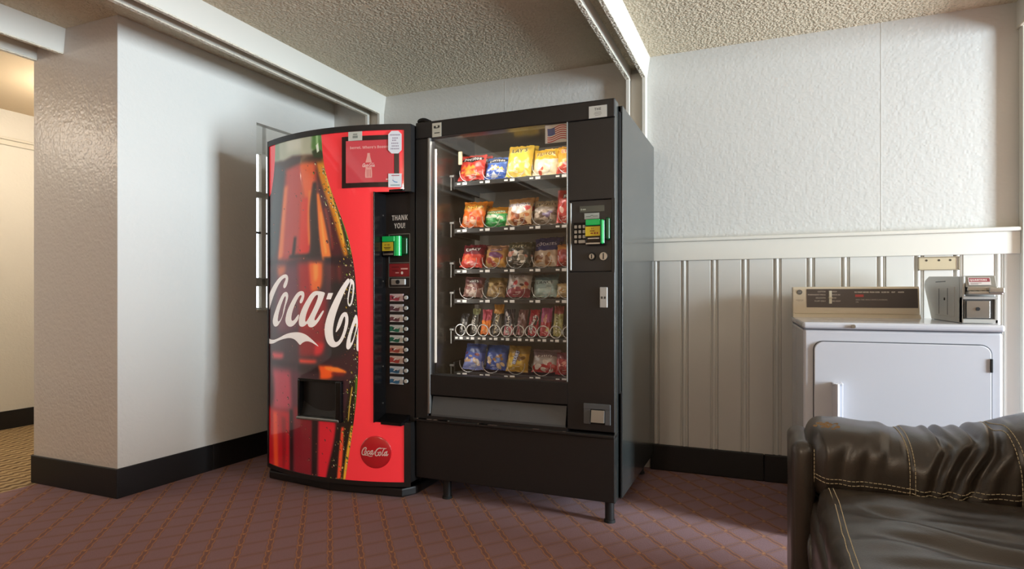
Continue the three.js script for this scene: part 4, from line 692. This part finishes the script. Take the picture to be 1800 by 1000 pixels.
  [4, -1.028, 0.060, 0.148, 'bar', 'red and pink candy bar in the eighth candy coil', { base: '#b8323c', top: '#b0507c', topH: 0.5, food: [['#dba08c', 4, 0.3, 0.9], ['#d9c07a', 2, 0.5, 0.8]] }],
  [4, -0.961, 0.054, 0.160, 'bar', 'yellow-green candy bar at the right end of the candy shelf', { base: '#a7a05c', top: '#a1524a', topH: 0.26, word: 'SOUR', wordY: 0.6, tilt: -1.5, size: 50, ink: '#e4dfb8', edge: '#6d6a34', food: [['#c9c78e', 4, 0.3, 0.9]] }],
];
const atlasTexture = tex(atlasCanvas, 1, 1); atlasTexture.repeat.set(1, 1);
M.foil = mat({ map: atlasTexture, roughness: 0.34, clearcoat: 0.35, clearcoatRoughness: 0.25 });
const shelfNames = ['top shelf', 'second shelf', 'third shelf', 'fourth shelf', 'candy shelf', 'bottom shelf'];
SNACKS.forEach(([s, x, w, h, kind, label, art], i) => {
  const bar = kind === 'bar', g = bagGeometry(wrapperArt(art), w, h, bar ? 0.016 : 0.045 + 0.012 * ((i * 7) % 3) / 2, i), o = new THREE.Mesh(clean(g), M.foil);
  o.name = numbered(bar ? 'candy_bar' : 'snack_bag'); o.castShadow = o.receiveShadow = true;
  const lean = bar ? 0.3 : 0.3 + 0.04 * ((i * 5) % 3);
  o.position.set(x, SHELVES[s] + (bar ? 0.011 : 0.013), bar ? LIPZ - 0.026 : LIPZ - 0.034 - 0.026 * ([0, 1, 0, 1, 0][i % 5])); o.rotation.set(-lean, ((i * 13) % 7 - 3) * 0.015, ((i * 11) % 5 - 2) * 0.018);
  o.userData = { label, category: bar ? 'candy bar' : 'snack bag', group: 'packets on the ' + shelfNames[s] };
  scene.add(o);
  if (!bar && s < 3 && i % 5 !== 1) {                         // the next packet waiting behind it in the same coil
    const b = o.clone(); b.name = numbered('snack_bag'); b.position.z -= 0.092; b.position.y += 0.004; b.rotation.x = -lean * 0.5;
    b.userData = { ...o.userData, label: 'packet behind ' + label };
    scene.add(b);
  }
});

// ------------------------------------------------------------------ dryer with its coin meter
{
  const t = thing('clothes_dryer', 'white front-loading clothes dryer with almond control console against the panelled wall', 'dryer', [0.15, 0, -2.8]);
  t.rotation.y = 0.022;
  add(t, 'body', bx(0.152, 0.834, 0.025, 0.886, -3.5, -2.803, 0.012), M.enamel);
  add(t, 'kick_strip', bx(0.165, 0.82, 0, 0.03, -3.46, -2.83), M.blackMatt);
  const lid = add(t, 'top', [bx(0.148, 0.838, 0.889, 0.916, -3.53, -2.789, 0.011)], M.enamel);
  add(lid, 'lock', [cyl(0.334, 0.9015, -2.787, 0.0085, 0.008, 0.01, 'z')], M.steel);
  add(lid, 'seam', bx(0.154, 0.832, 0.884, 0.891, -3.5, -2.806), mat({ color: '#6a6c74', roughness: 0.6 }));
  const rr = (x0, x1, y0, y1, r, z0, z1, b) => { const p = []; for (const [cx, cy, a] of [[x1 - r, y1 - r, 0], [x0 + r, y1 - r, 1], [x0 + r, y0 + r, 2], [x1 - r, y0 + r, 3]]) for (let k = 0; k <= 8; k++) { const q = (a + k / 8) * Math.PI / 2; p.push([cx + Math.cos(q) * r, cy + Math.sin(q) * r]); } return prism(p, 'z', z0, z1, b); };
  add(t, 'door_gap', rr(0.188, 0.8, 0.287, 0.84, 0.038, -2.806, -2.8018), mat({ color: '#55575e', roughness: 0.6 }));
  const door = add(t, 'door', rr(0.192, 0.796, 0.291, 0.836, 0.035, -2.806, -2.795, 0.003), M.enamel);
  add(door, 'handle', [prism([[0.258, -2.797], [0.268, -2.757], [0.274, -2.753], [0.281, -2.757], [0.281, -2.797]], 'y', 0.5, 0.668, 0.002), bx(0.256, 0.296, 0.66, 0.672, -2.797, -2.768, 0.005), bx(0.28, 0.298, 0.5, 0.668, -2.797, -2.79, 0.003)], M.enamel);
  add(door, 'hinge', bx(0.791, 0.799, 0.735, 0.787, -2.8, -2.79, 0.002), M.blackMatt);
  const con = add(t, 'console', prism([[-3.4, 0.915], [-3.425, 0.935], [-3.44, 1.06], [-3.452, 1.07], [-3.525, 1.07], [-3.53, 0.915]], 'x', 0.151, 0.708, 0.003), M.almond);
  const panelArt = decal(1024, 200, (g, W, H) => {
    g.fillStyle = '#3b302d'; g.fillRect(0, 0, W, H); g.fillStyle = '#cfc5b8'; g.font = '20px sans-serif'; g.textAlign = 'right';
    ['COTTON', 'PERMANENT PRESS', 'DELICATES', 'FLUFF ONLY'].forEach((s, i) => g.fillText(s, 185, 36 + i * 34)); g.textAlign = 'left'; ['HIGH', 'MEDIUM', 'LOW', 'NO HEAT'].forEach((s, i) => g.fillText(s, 244, 36 + i * 34));
    g.font = 'bold 17px sans-serif'; g.fillStyle = '#e8e0d4'; g.fillText('TO START DRYER', 455, 42); g.fillText('PUSH COIN', 596, 42); g.fillText('SLIDE IN', 702, 42); g.fillText('OUT', 792, 42); g.fillText('AGAIN', 850, 42);
    g.fillStyle = '#b0302c'; g.fillRect(462, 60, 78, 26); g.fillStyle = '#b9b0a6'; g.font = '18px sans-serif'; g.fillText('ADDS TIME WHILE DRYER IS RUNNING', 466, 122, 290); g.fillText('ON', 466, 146);
  }, { roughness: 0.3 });
  const pp = plate(-0.2425, 0.2425, -0.047, 0.047, 0, 0.002); pp.rotateX(-Math.atan2(0.015, 0.125)).translate(0.4575, 1.0125, -3.4328); add(con, 'control_panel', pp, panelArt, true);
  add(con, 'selector', [bx(0.3165, 0.3295, 0.985, 1.05, -3.438, -3.426, 0.002)].map((g) => g), mat({ color: '#d9d2bf', roughness: 0.5 }));
  add(con, 'selector_knob', bx(0.314, 0.332, 1.012, 1.018, -3.434, -3.42, 0.002), M.almond);
  add(con, 'panel_ridge', bx(0.16, 0.7, 0.934, 0.94, -3.43, -3.4215, 0.002), M.almond);
  add(con, 'emblem', [cyl(0, 0, 0, 0.0125, 0.0125, 0.003, 'z', 32)].map((g) => g.translate(0.183, 1.043, -3.437)), mat({ color: '#4d4a48', roughness: 0.35 }));
  const ge = plate(-0.009, 0.009, -0.009, 0.009, 0, 0.0006); ge.translate(0.183, 1.043, -3.4348);
  add(con, 'emblem_print', ge, decal(96, 96, (g) => { g.fillStyle = '#4d4a48'; g.fillRect(0, 0, 96, 96); g.strokeStyle = g.fillStyle = '#c9c2b6'; g.lineWidth = 4; g.beginPath(); g.arc(48, 48, 44, 0, 7); g.stroke(); g.font = 'italic bold 44px serif'; g.textAlign = 'center'; g.fillText('GE', 47, 63); }), true);
  const line = plate(-0.02, 0.02, -0.006, 0.006, 0, 0.0006); line.rotateX(-0.12).translate(0.183, 1.0, -3.4318);
  add(con, 'name_print', line, decal(160, 48, (g) => { g.fillStyle = '#cdbfa8'; g.fillRect(0, 0, 160, 48); g.fillStyle = '#6e6152'; g.font = 'bold 22px sans-serif'; g.textAlign = 'center'; g.fillText('COMMERCIAL', 80, 20, 150); g.font = '16px sans-serif'; g.fillText('HEAVY DUTY', 90, 42, 100); }), true);
}
{
  const t = thing('coin_meter', 'grey metal coin meter box standing on the right of the dryer top', 'coin box', [0.78, 0.916, -3.15]);
  const L = 0.726, R = 0.842, F = -2.9, y0 = 0.917;
  add(t, 'case', [prism([[F, y0], [F, 1.022], [F - 0.03, 1.022], [F - 0.03, 1.104], [-3.43, 1.117], [-3.5, 1.1], [-3.52, 1.075], [-3.38, y0]], 'x', L, R, 0.003),
    bx(L, L + 0.01, y0, 1.104, F - 0.04, F, 0.003), bx(L, R, y0, 0.934, F - 0.02, F + 0.004, 0.003), bx(L, R, 1.012, 1.024, F - 0.02, F + 0.006, 0.003), bx(R - 0.012, R, y0, 1.024, F - 0.02, F + 0.004, 0.003)], M.coinGrey);
  add(t, 'money_box_recess', bx(L + 0.008, R - 0.008, 0.93, 1.014, F - 0.004, F + 0.0005), mat({ color: '#3a3a3a', roughness: 0.6 }));
  const mb = add(t, 'money_box', bx(L + 0.014, R - 0.026, 0.938, 1.006, F, F + 0.004, 0.002), M.steel);
  add(mb, 'lock', cyl(0.776, 0.974, F + 0.0045, 0.007, 0.007, 0.004, 'z'), M.blackMatt);
  const sl = add(t, 'coin_slide', [bx(L + 0.012, R + 0.006, 1.03, 1.044, F - 0.02, F + 0.035, 0.004), bx(L + 0.014, R - 0.004, 1.044, 1.062, F - 0.025, F + 0.012, 0.004), bx(R - 0.04, R + 0.008, 1.036, 1.058, F + 0.005, F + 0.045, 0.005)], M.steel);
  for (let k = 0; k < 4; k++) add(sl, 'coin_slot', bx(L + 0.026 + k * 0.018, L + 0.03 + k * 0.018, 1.0435, 1.0455, F, F + 0.026), M.blackMatt);
  add(t, 'slide_housing', prism([[F - 0.034, 1.06], [F + 0.008, 1.06], [F - 0.012, 1.104], [F - 0.034, 1.106]], 'x', L + 0.01, R - 0.006, 0.002), M.brushed);
  const st = plate(-0.036, 0.036, -0.0165, 0.0165, 0, 0.0008); st.rotateX(-0.43).translate(0.782, 1.083, F + 0.0005);
  add(t, 'price_sticker', st, decal(256, 128, (g) => { g.fillStyle = '#cfc6c2'; g.fillRect(0, 0, 256, 128); g.fillStyle = '#8d4148'; g.fillRect(8, 8, 240, 66); g.fillStyle = '#efe6e0'; g.font = 'bold 40px sans-serif'; g.fillText('QUARTERS', 16, 56, 220); g.fillStyle = '#7c6e6c'; g.fillRect(20, 88, 130, 9); g.fillRect(20, 106, 90, 9); }), true);
  const sd = add(t, 'side_door', bx(L - 0.0025, L + 0.003, 0.94, 1.062, -3.3, -3.0, 0.001), M.coinGrey);
  add(sd, 'side_seam', [bx(L - 0.0035, L, 0.945, 1.058, -3.235, -3.231), bx(L - 0.0035, L, 0.945, 1.058, -3.1, -3.096)], M.flapGrey);
  add(sd, 'side_lock', [cyl(L - 0.003, 1.012, -3.14, 0.006, 0.006, 0.005, 'x', 16)], M.blackMatt);
  add(t, 'side_slit', bx(L - 0.001, L + 0.002, 1.086, 1.09, -3.3, -3.14), M.flapGrey);
}
{
  const t = thing('outlet_plate', 'tan metal cover plate with three holes under the chair rail', 'wall plate', [0.808, 1.187, BACK + 0.02]);
  add(t, 'plate', [bx(0.726, 0.89, 1.157, 1.217, BACK + 0.018, BACK + 0.0215, 0.001)], M.tan);
  add(t, 'plate_edge', [bx(0.722, 0.726, 1.153, 1.22, BACK + 0.018, BACK + 0.026), bx(0.89, 0.894, 1.153, 1.22, BACK + 0.018, BACK + 0.026), bx(0.722, 0.894, 1.153, 1.157, BACK + 0.018, BACK + 0.026), bx(0.722, 0.894, 1.217, 1.221, BACK + 0.018, BACK + 0.026)], mat({ color: '#8a7d66', roughness: 0.6 }));
  for (const x of [0.757, 0.81, 0.857]) add(t, 'screw_hole', cyl(x, 1.203, BACK + 0.0215, 0.0055, 0.005, 0.002, 'z', 14), mat({ color: '#3c3123', roughness: 0.8 }));
}

// ------------------------------------------------------------------ loveseat (seen from its front corner; its far arm lies in front of the dryer)
{
  const t = thing('loveseat', 'black leather loveseat with pale double stitching in front of the dryer', 'sofa', [0.6, 0, -1.35]);
  const ss = (a, b, x) => { const k = clamp((x - a) / (b - a), 0, 1); return k * k * (3 - 2 * k); };
  // the padded arm: a roll along x, its section an egg; creases run across it where it meets the back
  const X0 = 0.122, X1 = 1.12;
  const creases = [[0.478, 0.0, 0.008, 0.013, 0.9, 2.4], [0.502, -0.02, 0.008, 0.01, 0.9, 1.9], [0.488, 0.05, 0.013, 0.012, -0.4, 0.75], [0.562, 0.0, 0.010, 0.016, 1.0, 2.4], [0.548, 0.07, 0.016, 0.016, -0.5, 0.8], [0.598, 0.03, 0.011, 0.013, 0.6, 1.7], [0.61, 0.08, 0.017, 0.013, -0.5, 0.6], [0.71, 0.05, 0.016, 0.008, -0.5, 0.8], [0.345, 0.02, 0.016, 0.004, 0.2, 2.6], [0.4, -0.02, 0.018, 0.006, 0.4, 2.4], [0.3, 0.03, 0.014, 0.003, -0.4, 0.6], [0.24, 0.03, 0.014, 0.0035, -0.6, 0.5], [0.17, 0.02, 0.012, 0.004, -0.6, 0.4]];
  function arm(x, a, mirror) {                               // a: angle, 0 = towards the seat, pi/2 = top
    const k = (x - X0) / 0.055, cap = k < 1 ? Math.sqrt(Math.max(0, 1 - (1 - k) ** 2)) : 1, c = Math.cos(a), s = Math.sin(a), e = 0.72;
    let ry = (0.125 + 0.06 * ss(0.5, 0.9, x) - 0.012 * Math.exp(-(((x - 0.42) / 0.14) ** 2))), rz = 0.17;
    let d = (n8(x * 7, a * 1.1 + 3) - 0.5) * 0.012 + (n24(x * 22, a * 2.4) - 0.5) * 0.0045;
    for (const [xc, sl, w, dep, a0, a1] of creases) { const q = (x - xc - sl * (a - 0.8)) / w, on = ss(a0 - 0.25, a0 + 0.25, a) * (1 - ss(a1 - 0.25, a1 + 0.25, a)); d += on * dep * (-Math.exp(-q * q) + 0.4 * Math.exp(-((Math.abs(q) - 2) ** 2) * 0.7)); }
    for (const [xs, sl] of [[0.392, 0.0], [0.637, -0.017]]) { const q = (x - xs - sl * (a - 0.8)) / 0.008; d -= 0.0035 * Math.exp(-q * q); }
    const r = (0.35 + 0.65 * cap);
    const z = Math.sign(c) * Math.abs(c) ** e * (rz + d) * r, y = Math.sign(s) * Math.abs(s) ** e * (ry + d) * r;
    const yc = 0.505 + 0.035 * ss(0.5, 0.9, x) - 0.008 * Math.exp(-(((x - 0.42) / 0.14) ** 2));
    return new THREE.Vector3(x, yc + y, mirror ? -0.5 - z : -2.205 + z);
  }
  function armGeometry(mirror) {
    const nx = 260, na = 96, pos = [], idx = [], uv = [];
    for (let i = 0; i <= nx; i++) { const x = X0 + (X1 - X0) * (i / nx) ** 1.08; for (let j = 0; j <= na; j++) { const a = -0.75 - j / na * Math.PI * 2 + Math.PI * 2, p = arm(x, a > Math.PI * 1.25 ? a : a, mirror); pos.push(p.x, p.y, p.z); uv.push(x, a * 0.15); } }
    for (let i = 0; i < nx; i++) for (let j = 0; j < na; j++) { const q = i * (na + 1) + j, r = q + na + 1; mirror ? idx.push(q, q + 1, r, r, q + 1, r + 1) : idx.push(q, r, q + 1, r, r + 1, q + 1); }
    const cpos = pos.length / 3; for (const [i, x] of [[0, X0], [nx, X1]]) { pos.push(x, 0.505, mirror ? -0.5 : -2.205); uv.push(x, 0); for (let j = 0; j < na; j++) { const q = i * (na + 1) + j, c = cpos + (i ? 1 : 0); (i > 0) !== !!mirror ? idx.push(c, q + 1, q) : idx.push(c, q, q + 1); } }
    const g = new THREE.BufferGeometry(); g.setAttribute('position', new THREE.Float32BufferAttribute(pos, 3)); g.setAttribute('uv', new THREE.Float32BufferAttribute(uv, 2)); g.setIndex(idx); g.computeVertexNormals();
    return g;
  }
  const stitch = (path, step = 0.0115, len = 0.0085, r = 0.0012) => {   // dashes of thread laid along a path of points
    const out = [];
    let carry = 0;
    const curve = new THREE.CatmullRomCurve3(path), L = curve.getLength(), n = Math.floor(L / step);
    for (let i = 0; i < n; i++) { const p = curve.getPointAt(i / n), q = curve.getPointAt(Math.min(1, i / n + len / L)), d = q.clone().sub(p); const g = new THREE.CylinderGeometry(r, r, d.length(), 5); g.applyQuaternion(new THREE.Quaternion().setFromUnitVectors(new THREE.Vector3(0, 1, 0), d.normalize())); g.translate((p.x + q.x) / 2, (p.y + q.y) / 2, (p.z + q.z) / 2); out.push(g); }
    return out;
  };
  const onArm = (x, a, lift = 0.0012) => { const p = arm(x, a), c = new THREE.Vector3(x, 0.505, -2.205), d = p.clone().sub(c); d.x = 0; return p.add(d.normalize().multiplyScalar(lift)); };
  const armrest = add(t, 'armrest', armGeometry(false), M.leather, true);
  const threads = [];
  for (const [xs, sl] of [[0.392, 0.0], [0.637, -0.017]]) for (const o of [-0.0065, 0.0065]) { const path = []; for (let k = 0; k <= 24; k++) { const a = -0.5 + k / 24 * 2.4; path.push(onArm(xs + o + sl * (a - 0.8), a)); } threads.push(...stitch(path)); }
  for (const o of [-0.2, -0.11]) { const path = []; for (let k = 0; k <= 60; k++) { const x = X0 + 0.012 + k / 60 * 0.86; path.push(onArm(x, o + 0.012 * Math.sin(x * 23))); } threads.push(...stitch(path)); }
  for (const o of [0.012, 0.02]) { const path = []; for (let k = 0; k <= 10; k++) path.push(onArm(X0 + o, -0.5 + k / 10 * 0.9)); threads.push(...stitch(path)); }
  add(armrest, 'stitching', threads, M.thread, true);
  add(armrest, 'worn_patch', (() => { const g = [], S = []; for (let k = 0; k < 26; k++) { const x = 0.15 + rnd() * 0.07, a = 1.0 + rnd() * 0.35, p = onArm(x, a, 0.0004), q = onArm(x, a, 1); const s = new THREE.CircleGeometry(0.002 + rnd() * 0.005, 7); s.scale(1.8, 0.7, 1); s.rotateZ(rnd() * 0.8); s.applyQuaternion(new THREE.Quaternion().setFromUnitVectors(new THREE.Vector3(0, 0, 1), q.sub(p).normalize())); s.translate(p.x, p.y, p.z); g.push(s); } return g; })(), mat({ color: '#8a6c48', roughness: 0.9 }), true);
  add(t, 'armrest', armGeometry(true), M.leather, true);
  // padded boxes with soft, creased skins
  function soft(x0, x1, y0, y1, z0, z1, r, n, fn) {
    const w = x1 - x0, h = y1 - y0, d = z1 - z0, g = new THREE.BoxGeometry(w, h, d, n[0], n[1], n[2]), p = g.attributes.position, v = new THREE.Vector3(), c = new THREE.Vector3();
    for (let i = 0; i < p.count; i++) {
      v.fromBufferAttribute(p, i); c.set(clamp(v.x, -w / 2 + r, w / 2 - r), clamp(v.y, -h / 2 + r, h / 2 - r), clamp(v.z, -d / 2 + r, d / 2 - r)); v.sub(c);
      if (v.lengthSq() > 1e-12) v.normalize().multiplyScalar(r); v.add(c);
      fn?.(v, v.x / (w / 2), v.y / (h / 2), v.z / (d / 2)); p.setXYZ(i, v.x + (x0 + x1) / 2, v.y + (y0 + y1) / 2, v.z + (z0 + z1) / 2);
    }
    g.deleteAttribute('normal');
    const q = uvMetres(g);
    const m = mergeIndexed(q);
    return m;
  }
  function mergeIndexed(g) { const map = new Map(), p = g.attributes.position, idx = [], pos = [], u = g.attributes.uv, uv = []; for (let i = 0; i < p.count; i++) { const k = [p.getX(i), p.getY(i), p.getZ(i)].map((x) => Math.round(x * 1e5)).join(); if (!map.has(k)) { map.set(k, pos.length / 3); pos.push(p.getX(i), p.getY(i), p.getZ(i)); uv.push(u.getX(i), u.getY(i)); } idx.push(map.get(k)); } const m = new THREE.BufferGeometry(); m.setAttribute('position', new THREE.Float32BufferAttribute(pos, 3)); m.setAttribute('uv', new THREE.Float32BufferAttribute(uv, 2)); m.setIndex(idx); m.computeVertexNormals(); return m; }
  const seatTop = (k) => (v, a, b, c) => {                   // crown, long soft folds fanning out from the front edge, a sat-in hollow
    const e = (1 - Math.abs(a) ** 4) * (1 - Math.abs(c) ** 4);
    if (b > 0) {
      v.y += 0.022 * e;
      const fold = (a1, a0, w, dep, sl, curve) => { const q = (c - a1 - sl * a - curve * a * a) / w; v.y += dep * Math.exp(-q * q) * ss(-1.05, -0.5, a) * e; };
      fold(-0.3, 0, 0.09, -0.006, 0.1, 0.25); fold(-0.05, 0, 0.07, -0.009, 0.25, -0.3); fold(0.14, 0, 0.06, 0.006, 0.2, -0.25); fold(0.3, 0, 0.08, -0.011, 0.05, -0.2); fold(0.52, 0, 0.07, 0.007, 0.15, 0.2); fold(-0.55, 0, 0.08, 0.004, 0.2, 0.1); fold(0.72, 0, 0.06, -0.008, 0.1, 0);
      v.y += ((n8(a * 1.6 + 4 + k, c * 3.4 + 2) - 0.5) * 0.02 + (n24(a * 2 + k, c * 9) - 0.5) * 0.008) * e;
    }
    v.x += a < 0 ? -0.012 * (1 - b * b) * (1 - c ** 4) + (n24(c * 8, b * 2 + k) - 0.5) * 0.008 : 0;
  };
  const zs = -1.335;
  const seat = add(t, 'seat_cushion', soft(0.152, 0.8, 0.3, 0.452, -2.055, zs, 0.032, [70, 14, 80], seatTop(0)), M.leather, true);
  add(t, 'seat_cushion', soft(0.152, 0.8, 0.3, 0.452, zs, -0.66, 0.032, [40, 10, 50], seatTop(3)), M.leather, true);
  const sp = seat.geometry.attributes.position, o = t.userData.origin;
  const topAt = (x, z) => { let best = 9, y = 0.452; for (let i = 0; i < sp.count; i++) { const dx = sp.getX(i) + o[0] - x, dz = sp.getZ(i) + o[2] - z, q = dx * dx + dz * dz; if (q < best && sp.getY(i) > 0.4) { best = q; y = sp.getY(i); } } return y; };
  const line = []; for (const x of [0.176, 0.187]) { const path = []; for (let k = 0; k <= 26; k++) { const z = -2.02 + k / 26 * 0.66; path.push(new THREE.Vector3(x + 0.003 * Math.sin(z * 9), topAt(x, z) + 0.0015, z)); } line.push(...stitch(path)); }
  add(seat, 'stitching', line, M.thread, true);
  // front of the arm, footrest panel with its welt, base, back
  add(t, 'arm_front', soft(0.076, 0.146, 0.03, 0.575, -2.37, -2.05, 0.034, [10, 60, 30], (v, a, b, c) => { if (b > 0.5) v.z *= 1 - 0.35 * (b - 0.5) ** 2; v.x += (n8(b * 3, c * 2) - 0.5) * 0.006; }), M.leather, true);
  add(t, 'arm_front', soft(0.076, 0.146, 0.03, 0.575, -0.65, -0.33, 0.034, [6, 20, 12]), M.leather, true);
  const fp = add(t, 'footrest_panel', soft(0.166, 0.21, 0.08, 0.315, -2.03, -0.68, 0.02, [6, 24, 90], (v, a, b, c) => { v.x += -0.01 * (1 - b * b) + (n24(c * 14, b * 4) - 0.5) * 0.012; }), M.leather, true);
  add(fp, 'welt', tube([[0.15, 0.04, -1.955], [0.142, 0.12, -1.968], [0.134, 0.22, -1.99], [0.13, 0.283, -2.015], [0.138, 0.3, -2.04]], 0.011, 40), M.leather);
  add(t, 'base', soft(0.13, 1.1, 0.03, 0.4, -2.35, -0.35, 0.03, [10, 6, 20]), M.leather, true);
  const back = soft(0.78, 1.16, 0.35, 0.98, -2.36, -0.34, 0.09, [20, 40, 80], (v, a, b, c) => { v.x += (n8(c * 4, b * 3) - 0.5) * 0.03; v.y += (n8(c * 5 + 2, a) - 0.5) * 0.02; });
  add(t, 'backrest', back, M.leather, true);
  for (const [x, z] of [[0.14, -2.3], [0.14, -0.4], [1.05, -2.3], [1.05, -0.4]]) add(t, 'foot', cyl(x, 0.016, z, 0.022, 0.025, 0.034), M.blackMatt);
}

renderer.render(scene, camera);
